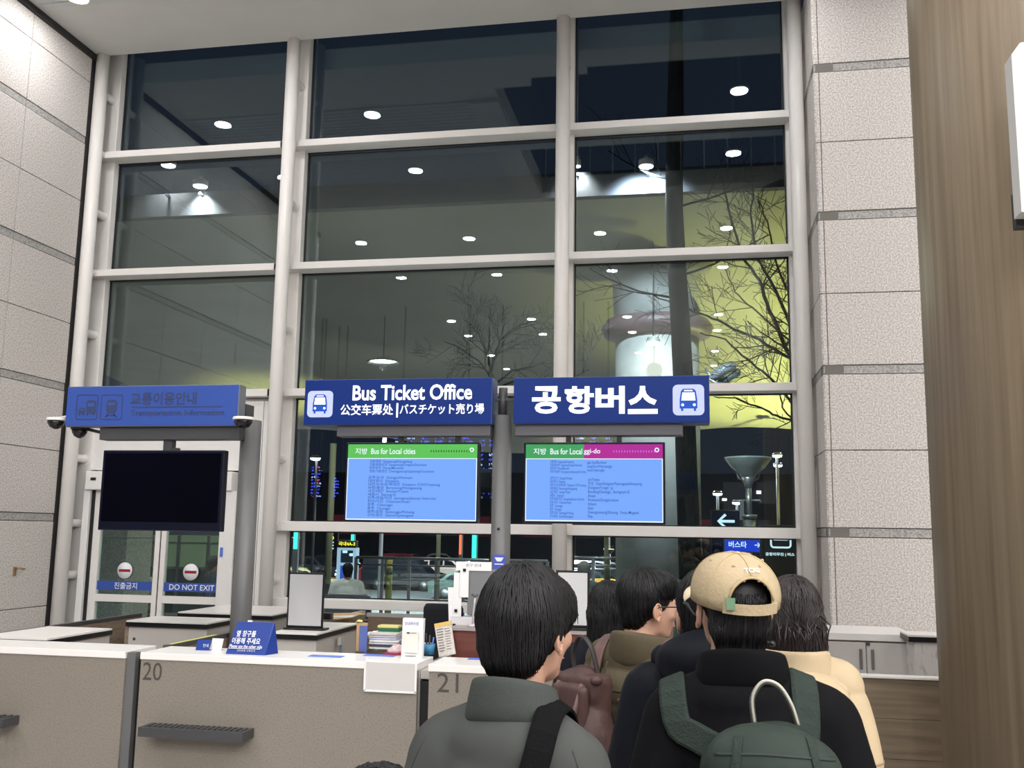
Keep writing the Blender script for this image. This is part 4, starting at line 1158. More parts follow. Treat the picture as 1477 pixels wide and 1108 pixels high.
# concrete column with capital
KX, KYY = at(948, 560, 17.5).x, 17.5
KR = .74
zr = at(948, 478, 17.5).z
t = thing('canopy_column', 'thick round concrete column outside with a dark ring capital', 'column', (KX, KYY, 0))
b = MB(); b.cyl((KX, KYY, 0), (KX, KYY, zr - .12), KR, n=48); b.build('column_shaft', CONC, t)
b = MB(); b.lathe([(KR, -.16), (KR + .20, -.10), (KR + .26, .04), (KR + .18, .16), (KR, .18)], (KX, KYY, zr), 48); b.build('ring_capital', mat('capital_red_grey', rgb(96, 78, 80), .5), t)
zc_ = canopy_z(KX, KYY)
b = MB(); b.lathe([(KR + .02, zr + .16), (KR + .06, zr + .9), (KR + .28, zc_ + .04)], (KX, KYY, 0), 48); b.build('column_head', CONC, t)
# cold lamp at the canopy edge over the column
def canopy_lamp(px, py, y, label, watts, r=.11, colr=(.82, .92, 1), tilt=0):
    q = at(px, py, y)
    zc = canopy_z(q.x, y) if y > 14.2 else 6.72
    t = thing('canopy_downlight', label, 'light', q, 'cold downlights under the canopy')
    b = MB(); b.lathe([(.001, -.03), (r, -.03), (r, .06), (.03, .10), (.03, max(.12, zc - q.z + .08) if y > 14.2 else .12), (.001, max(.12, zc - q.z + .08) if y > 14.2 else .12)], q, 20); b.build('lamp_housing', WHITE, t)
    if y < 14.2:
        zb = min(max(q.z + .03, 6.78), 7.05)
        b = MB(); b.box(q.x - .02, q.x + .02, y, 14.06, zb - .02, zb + .02)
        if zb - q.z > .1: b.cyl((q.x, y, q.z + .05), (q.x, y, zb + .02), .02, n=8)
        b.build('bracket', DARKGREY, t)
    b = MB(); b.lathe([(.001, -.04), (r * .9, -.04), (r * .9, -.031), (.001, -.031)], q, 20); b.build('lens', LAMPFAR, t)
    ld = bpy.data.lights.new('canopy_lamp', 'SPOT'); ld.energy = watts; ld.color = colr; ld.spot_size = rad(110); ld.spot_blend = .7; ld.shadow_soft_size = .1
    lo = bpy.data.objects.new('canopy_lamp', ld); col.objects.link(lo); lo.parent = t; lo.location = (0, 0, -.05); lo.rotation_euler = (rad(tilt), 0, 0)
canopy_lamp(932, 237, 13.5, 'cold white downlight above the concrete column head', 2600, tilt=55)
canopy_lamp(289, 266, 13.95, 'downlight over the left bay at the canopy edge', 900, .12, (1, .97, .9))
canopy_lamp(243, 236, 13.95, 'downlight over the left bay, half hidden by the transom', 420, .12, (1, .97, .9))
canopy_lamp(833, 237, 13.99, 'small downlight beside the right mullion', 420, .05, (1, .97, .9))
for k, (px, py) in enumerate(((553, 522), (942, 495))):
    q = at(px, py, 19.5)
    t = thing('saucer_lamp', ['saucer shaped canopy lamp seen low in the middle bay', 'saucer shaped canopy lamp in front of the concrete column'][k], 'light', q, 'saucer lamps under the canopy')
    if k == 1: q = at(px, py, 16.2); t.location = q; WORLD[t.name] = q
    rr = .36 if k == 0 else .10
    b = MB(); b.lathe([(.001, .05), (.12, .05), (rr, -.02), (rr, .0), (.10, .09), (.02, .12), (.001, .12)], q, 28); b.build('saucer', mat('saucer_grey', rgb(150, 152, 150), .4), t)
    b = MB(); b.cyl(q + V((0, 0, .1)), q + V((0, 0, 1.75)), .010, n=8); b.build('stem', CHAR, t)
    b = MB(); b.lathe([(.001, .03), (.11 if k == 0 else .085, .03), (.11 if k == 0 else .085, .049), (.001, .049)], q, 20); b.build('lens', LAMPON, t)
    ld = bpy.data.lights.new('saucer_lamp_light', 'POINT'); ld.energy = (260, 45)[k]; ld.color = (1, .98, .86); ld.shadow_soft_size = .08
    lo = bpy.data.objects.new('saucer_lamp_light', ld); col.objects.link(lo); lo.parent = t; lo.location = (0, -.05, -.12)
# flood lights bracketed to the column
t = thing('flood_lights', 'pair of grey flood lights on a bracket right of the concrete column', 'light', at(1022, 548, 17))
q = at(1022, 545, 17)
b = MB(); b.tube([q + V((-.13, .20, -.1)), q, q + V((.12, 0, -.10)), q + V((.3, 0, -.12))], .035, 8); b.tube([q + V((-.05, 0, .16)), q + V((.13, 0, -.12))], .03, 8); b.build('bracket', STEEL, t)
for k, (px, py, s) in enumerate(((1043, 536, 1.0), (1052, 543, .85))):
    q = at(px, py, 17 + k * .1)
    fl = blob(lambda g: (g.ell((0, 0, 0), (.26 * s, .13, .11), M.Rotation(rad(-28), 4, 'Y')),), .02, 3, mat('flood_grey', rgb(128, 140, 150), .4, .3))
    ob = link_mesh('flood_head', fl, t); ob.location = q - wloc(t)

# lamp post with a conical reflector and signs on it
LYp = 18.2
q = at(1079, 670, LYp); zt0 = at(1079, 660, LYp).z; zb0 = at(1079, 692, LYp).z
t = thing('street_lamp', 'grey lamp post with a wide conical reflector, right bay', 'lamp', (q.x, LYp, 0))
b = MB(); b.lathe([(.10, zb0), (.16, zb0 + .10), (.30, zb0 + .22), (.41, zt0 - .03), (.42, zt0), (.39, zt0 - .01), (.28, zb0 + .24), (.001, zb0 + .12)], (q.x, LYp, 0), 32); b.build('lamp_cone', mat('lamp_cone', rgb(150, 158, 160), .3), t)
b = MB(); zl = at(1079, 745, LYp).z; b.cyl((q.x, LYp, 0), (q.x, LYp, zl), .11, n=20); b.cyl((q.x, LYp, zl), (q.x, LYp, zb0 - .16), .055, n=16); b.lathe([(.055, zb0 - .16), (.07, zb0 - .1), (.13, zb0 + .04), (.10, zb0 + .06)], (q.x, LYp, 0), 16); b.cyl((q.x, LYp, zl - .03), (q.x, LYp, zl + .03), .14, n=20); b.build('post', STEEL, t)
b = MB(); q2 = at(1096, 722, LYp); b.tube([(q.x, LYp, q2.z), (q2.x, LYp, q2.z), (q2.x + .03, LYp, q2.z - .04)], .022, 8); b.tube([(q.x - .28, LYp, q2.z - .02), (q.x, LYp, q2.z)], .02, 8); b.box(q.x - .16, q.x - .09, LYp - .05, LYp + .05, at(1072, 750, LYp).z, at(1072, 723, LYp).z); b.build('side_arm', STEEL, t)
for sx in (-1, 1):
    b = MB(); b.tube([(q.x + sx * .06, LYp, zb0 - .02), (q.x + sx * .17, LYp, zb0 + .02), (q.x + sx * .20, LYp, zb0 + .14)], .02, 6); b.build('rib', STEEL, t)
def lit_board(name, label, cat, px0, px1, py0, py1, y, face, legs=True, th=.12, casem=None):
    a, c = at(px0, py1, y), at(px1, py0, y)
    t = thing(name, label, cat, ((a.x + c.x) / 2, y, gz(y) if legs else a.z))
    b = MB(); b.box(a.x, c.x, y, y + th, a.z, c.z, b=.01); b.build('board_case', casem or CHAR, t)
    b = MB(); b.box(a.x + .02, c.x - .02, y - .005, y, a.z + .02, c.z - .02); f = b.build('board_face', face, t)
    if legs:
        b = MB()
        for xx in (a.x + .12, c.x - .12): b.cyl((xx, y + th / 2, gz(y)), (xx, y + th / 2, a.z), .035, n=10)
        b.build('leg', DARKGREY, t)
    return t, f, a, c
NAVY = mat('navy_board', rgb(18, 28, 62), .4, emit=.25)
BLUEBRIGHT = mat('bright_blue_board', rgb(30, 66, 220), .4, emit=.9)
COLDW = mat('cold_white_lit', rgb(205, 236, 248), .5, emit=1.3)
def arrow(parent, cx, cz, y, s, d, m_):
    b = MB()
    b.tube([(cx + d * -s * .5, y, cz), (cx + d * s * .48, y, cz)], s * .085, 8)
    b.tube([(cx + d * s * .05, y, cz + s * .42), (cx + d * s * .5, y, cz), (cx + d * s * .05, y, cz - s * .42)], s * .085, 8)
    b.build('arrow', m_, parent)
t, f, a, c = lit_board('direction_board', 'navy direction board with a white left arrow outside', 'sign', 1026, 1068, 736, 800, 20.5, NAVY)
q = at(1048, 752, 20.44); arrow(f, q.x, q.z, 20.47, .32, -1, COLDW)
t, f, a, c = lit_board('bus_stop_board', 'bright blue bus stop board with Korean letters and right arrow', 'sign', 1044, 1099, 778, 797, 17.4, BLUEBRIGHT)
q = at(1064, 785.5, 17.39); text('버스타', q.x, q.z, 17.385, .30, .11, COLDW, f, bold=.02)
q = at(1092.5, 786.5, 17.36); arrow(f, q.x, q.z, 17.38, .09, 1, COLDW)
t, f, a, c = lit_board('bus_stop_sign', 'black standing panel with a white bus outline at the right bay edge', 'sign', 1099, 1162, 758, 905, 14.2, mat('panel_black', rgb(34, 36, 42), .35), legs=False)
t.location.z = a.z
q = at(1126, 776, 14.19); g = MB(); frame_rr(g, q.x, q.z, .285, .285, .05, .024, 14.187, 14.194); g.prism(rrect(q.x, q.z - .01, .20, .05, .015), 'Y', 14.187, 14.194); g.build('bus_outline', COLDW, f)
q = at(1125, 800, 14.19); text('공항리무진 | 버스', q.x, q.z, 14.186, .39, .052, COLDW, f, bold=.03)

# bus stop pillars with yellow numbers
YELL = mat('yellow_lit', rgb(255, 236, 60), .5, emit=1.5)
PILW = mat('pillar_lit_white', rgb(176, 208, 232), .5, emit=.95)
def pillar(label, px0, px1, py0, y, word, txt_px, txt_py, wpx):
    a, c = at(px0, py0, y), at(px1, py0, y)
    z1, z0 = a.z, gz(y) - .02
    t = thing('stop_pillar', label, 'sign', ((a.x + c.x) / 2, y, z0), 'lit bus stop pillars')
    w_ = c.x - a.x; e = w_ * .16
    b = MB(); b.box(a.x, a.x + e, y, y + .25, z0, z1); b.box(c.x - e, c.x, y, y + .25, z0, z1); b.box(a.x + e, c.x - e, y, y + .25, z1 - e * .8, z1); b.box(a.x + e, c.x - e, y, y + .25, z1 - w_ * .88, z1 - w_ * .74); b.box(a.x + e, c.x - e, y, y + .25, z0, z0 + .5); b.build('lit_frame', PILW, t)
    b = MB(); b.box(a.x + e, c.x - e, y + .05, y + .20, z1 - w_ * .74, z1 - e * .8); f = b.build('upper_screen', mat('pillar_dark', rgb(52, 66, 92), .2), t)
    b = MB(); b.box(a.x + e, c.x - e, y + .05, y + .20, z0 + .5, z1 - w_ * .88); b.build('lower_screen', mat('pillar_blue', rgb(70, 108, 230), .3, emit=.7), t)
    b = MB(); b.prism(rrect(a.x + w_ * .38, z1 - w_ * .2, w_ * .26, w_ * .13, w_ * .05), 'Y', y + .045, y + .05); b.prism(rrect(a.x + w_ * .72, z1 - w_ * .34, w_ * .22, w_ * .14, w_ * .05), 'Y', y + .045, y + .05); b.build('lit_patch', COLDW, f)
    q = at(txt_px, txt_py, y); W2 = at(txt_px + wpx / 2, txt_py, y).x - at(txt_px - wpx / 2, txt_py, y).x
    zz = max(q.z, z1 + .10)
    b = MB(); b.box(q.x - W2 * .55, q.x + W2 * .55, y + .02, y + .2, z1, zz + W2 * .18); s_ = b.build('number_box', BLACK, t)
    text(word, q.x, zz, y + .015, W2, W2 * .24, YELL, s_, bold=.03)
pillar('lit white bus stop pillar with yellow 4A-3 behind the person in white', 486.5, 514, 790, 26, '국내4A-3', 500, 784.5, 24)
pillar('lit white bus stop pillar with yellow 4A-2 seen through the right door', 287.5, 313.5, 788, 26, '국내4A-2', 301, 783.5, 22)
q = at(479, 776, 28)
t = thing('route_sign', 'small hanging route sign with yellow figure over a white E', 'sign', (q.x, 28, gz(28)))
b = MB(); b.box(q.x - .18, q.x + .18, 28, 28.08, q.z - .42, q.z + .2); sb = b.build('sign_plate', BLACK, t)
b = MB(); b.cyl((q.x - .15, 28.04, gz(28) - .05), (q.x - .15, 28.04, q.z - .42), .04, n=10); b.build('pole', STEEL, t)
text('6', q.x, q.z + .04, 27.99, None, .20, YELL, sb, bold=.03)
text('E', q.x, q.z - .22, 27.99, None, .22, COLDW, sb, bold=.02)

# neon strips on bollards
for label, px, py0, py1, y, m_, wpx in (('red lit marker post by the cars', 663.5, 771, 800, 24, mat('neon_red', rgb(255, 90, 60), .5, emit=3), 3.2), ('green lit marker post right of the red one', 683.5, 772, 806, 24, mat('neon_green', rgb(60, 235, 205), .5, emit=2.2), 6.5), ('green lit marker post at the left tube post', 425.5, 768, 792, 24, MATS['neon_green'], 6), ('small green lit marker above the bus stop pillar', 508, 771, 780, 30, MATS['neon_green'], 4)):
    a, c = at(px - wpx / 2, py1, y), at(px + wpx / 2, py0, y)
    t = thing('marker_post', label, 'post', ((a.x + c.x) / 2, y, gz(y)), 'lit marker posts outside')
    b = MB(); b.box(a.x, c.x, y, y + .06, a.z, c.z, b=.01); b.build('lit_tube', m_, t)
    b = MB(); b.box(a.x - .02, c.x + .02, y + .06, y + .14, gz(y) - .02, c.z); b.build('post', STEEL, t)
# plain poles
POLE = mat('pale_pole', rgb(150, 152, 128), .5)
for label, px, y, wpx, ptop in (('pale green pole standing behind the first lit screen', 475, 22, 9, 640), ('pale pole in front of the parked cars', 632.5, 21, 6, 690), ('pale pole between the right mullion and the concrete column', 874.5, 20, 6.5, 690)):
    q = at(px, 780, y); rr = (at(px + wpx / 2, 780, y).x - at(px - wpx / 2, 780, y).x) / 2
    t = thing('light_pole', label, 'pole', (q.x, y, gz(y)), 'pale poles outside')
    b = MB(); b.cyl((q.x, y, gz(y) - .03), (q.x, y, at(px, ptop, y).z), rr, n=16); b.build('pole_tube', POLE, t)
    b = MB(); b.lathe([(rr, .06), (rr * 1.9, .04), (rr * 1.9, -.02)], (q.x, y, gz(y)), 16); b.build('pole_base', STEEL, t)
q = at(562, 825, 17.8)
t = thing('bollard', 'yellow bollard behind the glass railing', 'bollard', (q.x, 18.4, 0))
q = at(562, 806, 18.4); b = MB(); b.cyl((q.x, 18.4, 0), (q.x, 18.4, q.z - .02), .06, n=16); b.lathe([(.06, -.02), (.045, .0), (.001, .008)], (q.x, 18.4, q.z), 16); b.build('post', mat('bollard_yellow', rgb(170, 150, 60), .5), t)
b = MB(); b.cyl((q.x, 18.4, q.z - .30), (q.x, 18.4, q.z - .18), .062, n=16); b.build('band', mat('bollard_grey', rgb(110, 110, 90), .5), t)

# glass railing along the pavement edge
ry = 18.0
def railing(label, px0, px1, n):
    a, c = at(px0, 804, ry), at(px1, 804, ry)
    z = a.z
    t = thing('railing', label, 'railing', ((a.x + c.x) / 2, ry, 0))
    b = MB(); b.cyl((a.x, ry, z), (c.x, ry, z), .028, n=10); b.build('top_rail', STEEL, t)
    b = MB(); b.cyl((a.x, ry, z - .13), (c.x, ry, z - .13), .018, n=8); b.build('middle_rail', STEEL, t)
    for k in range(n + 1):
        xx = a.x + (c.x - a.x) * k / n
        b = MB(); b.box(xx - .03, xx + .03, ry - .02, ry + .02, 0, z); b.build('post', STEEL, t)
        if k < n:
            x2 = a.x + (c.x - a.x) * (k + 1) / n
            b = MB(); b.box(xx + .05, x2 - .05, ry - .006, ry + .006, .08, z - .18); b.build('pane', mat('rail_glass', rgb(60, 76, 76), .15), t) if False else b.build('pane', RAILG, t)
RAILG = glass_mat('railing_glass', (.86, .93, .91, 1), .03)
railing('steel and glass railing along the pavement in the middle bay', 514, 790, 7)
railing('steel and glass railing along the pavement in the right bay', 812, 900, 2)
# green lit shelter wall seen through the doors
a, c = at(206, 850, 20), at(318, 782, 20)
t = thing('glass_shelter', 'pale green lit glass shelter seen through the doors', 'shelter', ((a.x + c.x) / 2, 20, gz(20)))
SHG = mat('shelter_pale_green', rgb(150, 172, 132), .4, emit=.25)
SHD = mat('shelter_teal', rgb(48, 84, 84), .3)
b = MB(); b.box(a.x - .3, c.x + .3, 20.05, 20.1, at(260, 818, 20).z, at(260, 772, 20).z); b.build('upper_panel', SHG, t)
b = MB(); b.box(a.x - .3, c.x + .3, 20.05, 20.1, gz(20) - .05, at(260, 818, 20).z); b.build('lower_panel', SHD, t)
for px in (204, 218, 257, 300):
    q = at(px, 800, 20); b = MB(); b.box(q.x - .03, q.x + .03, 19.98, 20.04, gz(20) - .05, at(px, 772, 20).z); b.build('upright', STEEL, t)
b = MB(); b.box(a.x - .3, c.x + .3, 19.97, 20.05, at(260, 782, 20).z - .04, at(260, 782, 20).z); b.box(a.x - .3, c.x + .3, 19.97, 20.05, at(260, 819, 20).z - .03, at(260, 819, 20).z + .02); b.build('cross_rail', STEEL, t)
q0, q1 = at(185, 850, 16), at(204, 770, 16)
t = thing('dark_pillar', 'dark square pillar outside seen through the left door', 'pillar', ((q0.x + q1.x) / 2, 16, 0))
b = MB(); b.box(q0.x, q1.x, 16, 16.3, 0, 4.2, b=.02); b.build('shaft', CHAR, t); b = MB(); b.box(q0.x - .05, q1.x + .05, 15.95, 16.35, 0, .12); b.build('plinth', CHAR, t)
q0, q1 = at(132, 850, 11.5), at(184, 770, 11.5)
t = thing('stone_pier', 'pale granite pier just outside the left door', 'pier', ((q0.x + q1.x) / 2, 11.8, 0))
for k in range(4):
    b = MB(); b.box(q0.x - .4, q1.x, 11.5, 12.1, k * .8 + .004, k * .8 + .796, b=.004); b.build('stone_block', GRANITE, t)

# benches
q = at(502, 860, 13.2)
BENCHB = mat('bench_blue', rgb(36, 52, 92), .4)
t = thing('bench', 'dark blue bench with a rounded metal rim outside the middle bay', 'bench', (q.x, 13.2, 0))
xa, xb = at(470, 862, 13.2).x, at(534, 862, 13.2).x; zt2 = at(502, 858, 13.2).z
b = MB(); b.box(xa, xb, 13.18, 13.22, zt2 - .32, zt2 - .012, b=.01); b.build('backrest', BENCHB, t)
b = MB(); b.tube([(xa - .01, 13.2, zt2 - .4), (xa - .01, 13.2, zt2 - .06), (xa + .05, 13.2, zt2), (xb - .05, 13.2, zt2), (xb + .01, 13.2, zt2 - .06), (xb + .01, 13.2, zt2 - .4)], .014, 8); b.build('rim', STEEL, t)
b = MB(); b.box(xa, xb, 13.24, 13.66, .40, .45, b=.01); b.build('seat', BENCHB, t)
for xx in (xa + .08, xb - .08):
    b = MB(); b.box(xx - .02, xx + .02, 13.22, 13.62, 0, .40); b.build('leg', STEEL, t)
t = thing('bench', 'backless dark bench the person in white sits on', 'bench', (at(490, 850, 14.4).x, 14.4, 0))
x_ = at(486, 850, 14.4).x
b = MB(); b.box(x_ - .5, x_ + .6, 14.2, 14.65, .38, .43, b=.01); b.build('seat', CHAR, t)
for xx in (x_ - .4, x_ + .5):
    b = MB(); b.box(xx - .03, xx + .03, 14.25, 14.6, 0, .38); b.build('leg', STEEL, t)
t = thing('bench', 'dark bench outside behind the left door', 'bench', (at(205, 850, 14.2).x, 14.2, 0))
x_ = at(215, 850, 14.2).x
b = MB(); b.box(x_ - .6, x_ + 1.6, 14.0, 14.45, .38, .43, b=.01); b.build('seat', CHAR, t)
for xx in (x_ - .5, x_ + 1.5):
    b = MB(); b.box(xx - .03, xx + .03, 14.05, 14.4, 0, .38); b.build('leg', STEEL, t)

# ------------------------------------------------------------------ parked cars
GLASSC = mat('car_glass', rgb(20, 24, 30), .08)
TYRE = mat('tyre', rgb(18, 18, 18), .8)
HUB = mat('hub_silver', rgb(150, 152, 156), .3, .7)
HEADL = mat('head_lamp', rgb(235, 240, 250), .3, emit=5)
TAILL = mat('tail_lamp', rgb(240, 60, 50), .3, emit=4)
def car_parts(kind, paint, t):
    if kind == 'van':
        L, Wd = 4.9, 1.9
        lower = [(-2.45, .35), (2.3, .35), (2.45, .6), (2.35, .95), (1.6, 1.12), (-2.45, 1.15)]
        cabin = [(-2.42, 1.13), (1.62, 1.10), (.85, 1.82), (.5, 1.9), (-2.25, 1.9), (-2.4, 1.8)]
        wins = [[(-2.2, 1.25), (-.9, 1.25), (-.9, 1.75), (-2.2, 1.75)], [(-.8, 1.25), (.3, 1.25), (.3, 1.75), (-.8, 1.75)], [(.4, 1.25), (1.3, 1.2), (.75, 1.75), (.4, 1.75)]]
        wr = .34
    elif kind == 'suv':
        lower = [(-2.3, .4), (2.2, .4), (2.32, .65), (2.25, 1.0), (1.1, 1.08), (-2.3, 1.08)]
        cabin = [(-2.25, 1.06), (1.2, 1.06), (.5, 1.62), (.2, 1.68), (-1.85, 1.68), (-2.1, 1.58)]
        wins = [[(-2.0, 1.15), (-1.15, 1.15), (-1.15, 1.55), (-1.8, 1.55)], [(-1.05, 1.15), (-.1, 1.15), (-.1, 1.57), (-1.05, 1.57)], [(0, 1.15), (.9, 1.12), (.4, 1.55), (0, 1.57)]]
        Wd, wr = 1.86, .36
    else:
        lower = [(-2.3, .32), (2.25, .32), (2.36, .55), (2.2, .82), (1.1, .95), (-1.7, .98), (-2.32, .92)]
        cabin = [(-1.75, .95), (1.15, .93), (.35, 1.40), (-.1, 1.46), (-.8, 1.44), (-1.2, 1.36)]
        wins = [[(-1.4, 1.02), (-.42, 1.0), (-.42, 1.36), (-1.05, 1.34)], [(-.34, 1.0), (.85, .98), (.3, 1.34), (-.34, 1.37)]]
        Wd, wr = 1.8, .32
    w2 = Wd / 2
    o = wloc(t)
    b = MB(); b.prism(lower, 'Y', -w2, w2)
    n = len(cabin)
    vs = [V((x, -w2 + .06 + .13 * (z > 1.3), z)) for x, z in cabin] + [V((x, w2 - .06 - .13 * (z > 1.3), z)) for x, z in cabin]
    b.add(vs, [list(range(n))[::-1], list(range(n, 2 * n))] + [(i, (i + 1) % n, n + (i + 1) % n, n + i) for i in range(n)])
    ob = b.build('car_body', paint, None); ob.parent = t
    g = MB()
    for wn in wins:
        for s in (-1, 1):
            vs = [V((x, s * (w2 - .055 - .13 * max(0, min(1, (z - 1.0) / .4)) * (z > 1.0)), z)) for x, z in wn]
            vs = [V((x, s * (w2 - .05 - (.13 if z > 1.3 else .0)), z)) for x, z in wn]
            vb = [v - V((0, s * .02, 0)) for v in vs]
            k = len(wn)
            g.add(vs + vb, [list(range(k)), list(range(k, 2 * k))[::-1]] + [(i, (i + 1) % k, k + (i + 1) % k, k + i) for i in range(k)])
    ws = cabin[1], cabin[2]
    g.add([V((ws[0][0] + .02, -w2 + .2, ws[0][1] + .03)), V((ws[0][0] + .02, w2 - .2, ws[0][1] + .03)), V((ws[1][0] + .03, w2 - .26, ws[1][1] - .02)), V((ws[1][0] + .03, -w2 + .26, ws[1][1] - .02))], [(0, 1, 2, 3)])
    ob = g.build('car_windows', GLASSC, None); ob.parent = t; stuff(ob)
    for x in (-1.4, 1.42):
        for s in (-1, 1):
            b = MB(); b.lathe([(.001, -.11), (wr * .9, -.11), (wr, -.08), (wr, .08), (wr * .9, .11), (.001, .11)], (x, s * (w2 - .09), wr), 18, axis='Y'); wh = b.build('wheel', TYRE, None); wh.parent = t
            b = MB(); b.lathe([(.001, -.005), (wr * .6, -.005), (wr * .55, .012), (.001, .02)], (x, s * (w2 + .022), wr), 14, axis='Y'); hb = b.build('hub_cap', HUB, None); hb.parent = wh
    zl = .68 if kind != 'sedan' else .62
    for s in (-1, 1):
        b = MB(); b.box(2.2, 2.37, s * (w2 - .3) - .16, s * (w2 - .3) + .16, zl, zl + .12); ob = b.build('head_lamp', HEADL, None); ob.parent = t
        b = MB(); b.box(-2.47 if kind == 'van' else -2.34, -2.24, s * (w2 - .22) - .12, s * (w2 - .22) + .12, zl + .12, zl + .28); ob = b.build('tail_lamp', TAILL, None); ob.parent = t
PAINTS = {}
def paint(n, c, metal=.2): return mat('paint_' + n, c, .18, metal, coat=.6)
protos = {}
def car(kind, pname, c, px, py, y, yaw, label, cat='car'):
    q = at(px, py, y); q.z = -1.77
    if kind not in protos:
        t = thing('parked_car', label, cat, (0, 0, 0), 'parked cars across the road')
        car_parts(kind, paint(pname, c), t); protos[kind] = t
    else:
        t = copy_tree(protos[kind]); tag(t, label, cat)
        bd = [o for o in t.children if o.name.startswith('car_body')][0]
        bd.material_slots[0].link = 'OBJECT'; bd.material_slots[0].material = paint(pname, c)
    t.location = q; t.rotation_euler = (0, 0, rad(yaw))
    return t
car('van', 'black', rgb(30, 31, 36), 584, 835, 58, 0, 'black van parked side on behind the yellow bollard', 'van')
car('suv', 'white', rgb(214, 196, 190), 644, 830, 68, 2, 'pale pinkish SUV parked behind the pale pole')
car('sedan', 'green', rgb(70, 84, 80), 684, 835, 52, 4, 'grey green sedan partly hidden by the taped monitor')
car('sedan', 'red', rgb(120, 26, 34), 538, 835, 62, 195, 'dark red sedan with glowing tail lamps beside the bus stop pillar')
car('suv', 'maroon', rgb(126, 50, 62), 590, 830, 78, -6, 'maroon roofed car showing above the black van')
car('sedan', 'silver', rgb(150, 150, 150), 640, 822, 92, 0, 'silver sedan far behind the pinkish SUV')
car('sedan', 'darkblue', rgb(44, 50, 66), 560, 820, 100, 10, 'dark blue sedan far behind the maroon roof')
car('sedan', 'olive', rgb(120, 118, 84), 432, 836, 52, 20, 'olive lit sedan left of the framed notice top')
car('suv', 'darkgrey', rgb(52, 54, 58), 450, 830, 66, -8, 'dark grey SUV behind the olive sedan')
car('sedan', 'charcoal', rgb(40, 42, 46), 476, 826, 80, 5, 'charcoal sedan behind the route sign')
car('sedan', 'black2', rgb(26, 28, 34), 838, 835, 58, 172, 'black sedan behind the person with the pale hood')
car('suv', 'black3', rgb(36, 38, 48), 858, 828, 70, 8, 'black SUV in the right bay behind the black sedan')
car('sedan', 'rose', rgb(170, 104, 104), 842, 818, 88, -4, 'rose coloured sedan highest of the cars in the right bay')
car('sedan', 'yellow', rgb(206, 156, 52), 880, 838, 46, 0, 'yellow taxi beside the concrete column', 'taxi')
car('sedan', 'silver2', rgb(176, 178, 184), 878, 826, 76, 6, 'silver sedan above the yellow taxi')
car('suv', 'navy', rgb(40, 46, 78), 770, 832, 68, -12, 'navy SUV parked behind the grey sign post')
car('sedan', 'grey', rgb(110, 110, 114), 300, 836, 60, 5, 'grey sedan far off behind the glass shelter')
# far building
b = MB()
t = thing('parking_building', 'dark far building with rows of dim red and white openings', 'building', (0, 120, -1.8))
b.box(-60, 60, 120, 130, -1.8, 9); b.build('building_wall', DKBUILD, t)
DIMR = mat('dim_red_opening', rgb(120, 44, 60), .6, emit=.30)
DIMG = mat('dim_grey_panel', rgb(74, 76, 84), .6, emit=.25)
for k in range(9):
    b = MB(); x = -46 + k * 6.2; b.box(x, x + 4.6, 119.9, 120, 1.2, 3.6); b.build('opening', DIMR if k % 3 != 2 else DIMG, t)
for k in range(6):
    b = MB(); x = 3 + k * 4; b.box(x, x + 2.5, 119.9, 120, 4.5 + (k % 2), 8); b.build('panel', DIMG, t)
for k in range(14):
    x = -44 + k * 5 + R.random() * 3
    b = MB(); b.box(x, x + .5, 119.8, 119.9, 5.0 + R.random() * 2, 5.25 + R.random() * 2); b.build('wall_lamp', mat('far_lamp', (1, .97, .9, 1), .5, emit=4), t)
for k, (px, py, y) in enumerate(((1035, 712, 30), (1063, 725, 30), (1121, 657, 30), (1122, 671, 33), (455, 661, 26))):
    q = at(px, py, y)
    t = thing('road_lamp', ['small bright lamp left of the conical street lamp, upper one', 'small bright lamp beside the street lamp post', 'upper bright lamp right of the conical street lamp', 'lower bright lamp right of the conical street lamp', 'bright lamp near the left tube post, left of the lit screen'][k], 'lamp', (q.x, y, gz(y)), 'bright road lamps')
    b = MB(); b.cyl((q.x, y + .1, gz(y) - .03), (q.x, y + .1, q.z), .04, n=8); b.build('pole', DARKGREY, t)
    b = MB(); b.lathe([(.001, .08), (.10, .08), (.17, 0), (.001, 0)], q, 16); b.build('lamp_head', DARKGREY, t)
    b = MB(); b.lathe([(.001, -.07), (.12, -.05), (.14, 0), (.001, 0)], q, 16); b.build('lens', LAMPFAR, t)
# tall masts and lamps added to light the car park and pavement
for k, (x, y, z, wt) in enumerate(((-15, 46, 9, 16000), (6, 47, 9, 16000), (-4, 45, 10, 16000))):
    t = thing('added_mast', ['lamp mast added to light the car park at the left', 'lamp mast added to light the car park at the right', 'lamp mast added to light the car park in the middle'][k], 'lamp', (x, y, -1.77), 'added car park masts')
    b = MB(); b.cyl((x, y, -1.77), (x, y, z), .1, n=12); b.build('mast', STEEL, t)
    b = MB(); b.box(x - .5, x + .5, y - .2, y + .2, z, z + .12, b=.02); b.build('lamp_head', DARKGREY, t)
    ld = bpy.data.lights.new('mast_fill_lamp', 'AREA'); ld.size = .7; ld.energy = wt; ld.color = (.95, .97, 1)
    lo = bpy.data.objects.new('mast_fill_lamp', ld); col.objects.link(lo); lo.parent = t; lo.location = (0, 0, z + 1.77 - .03)

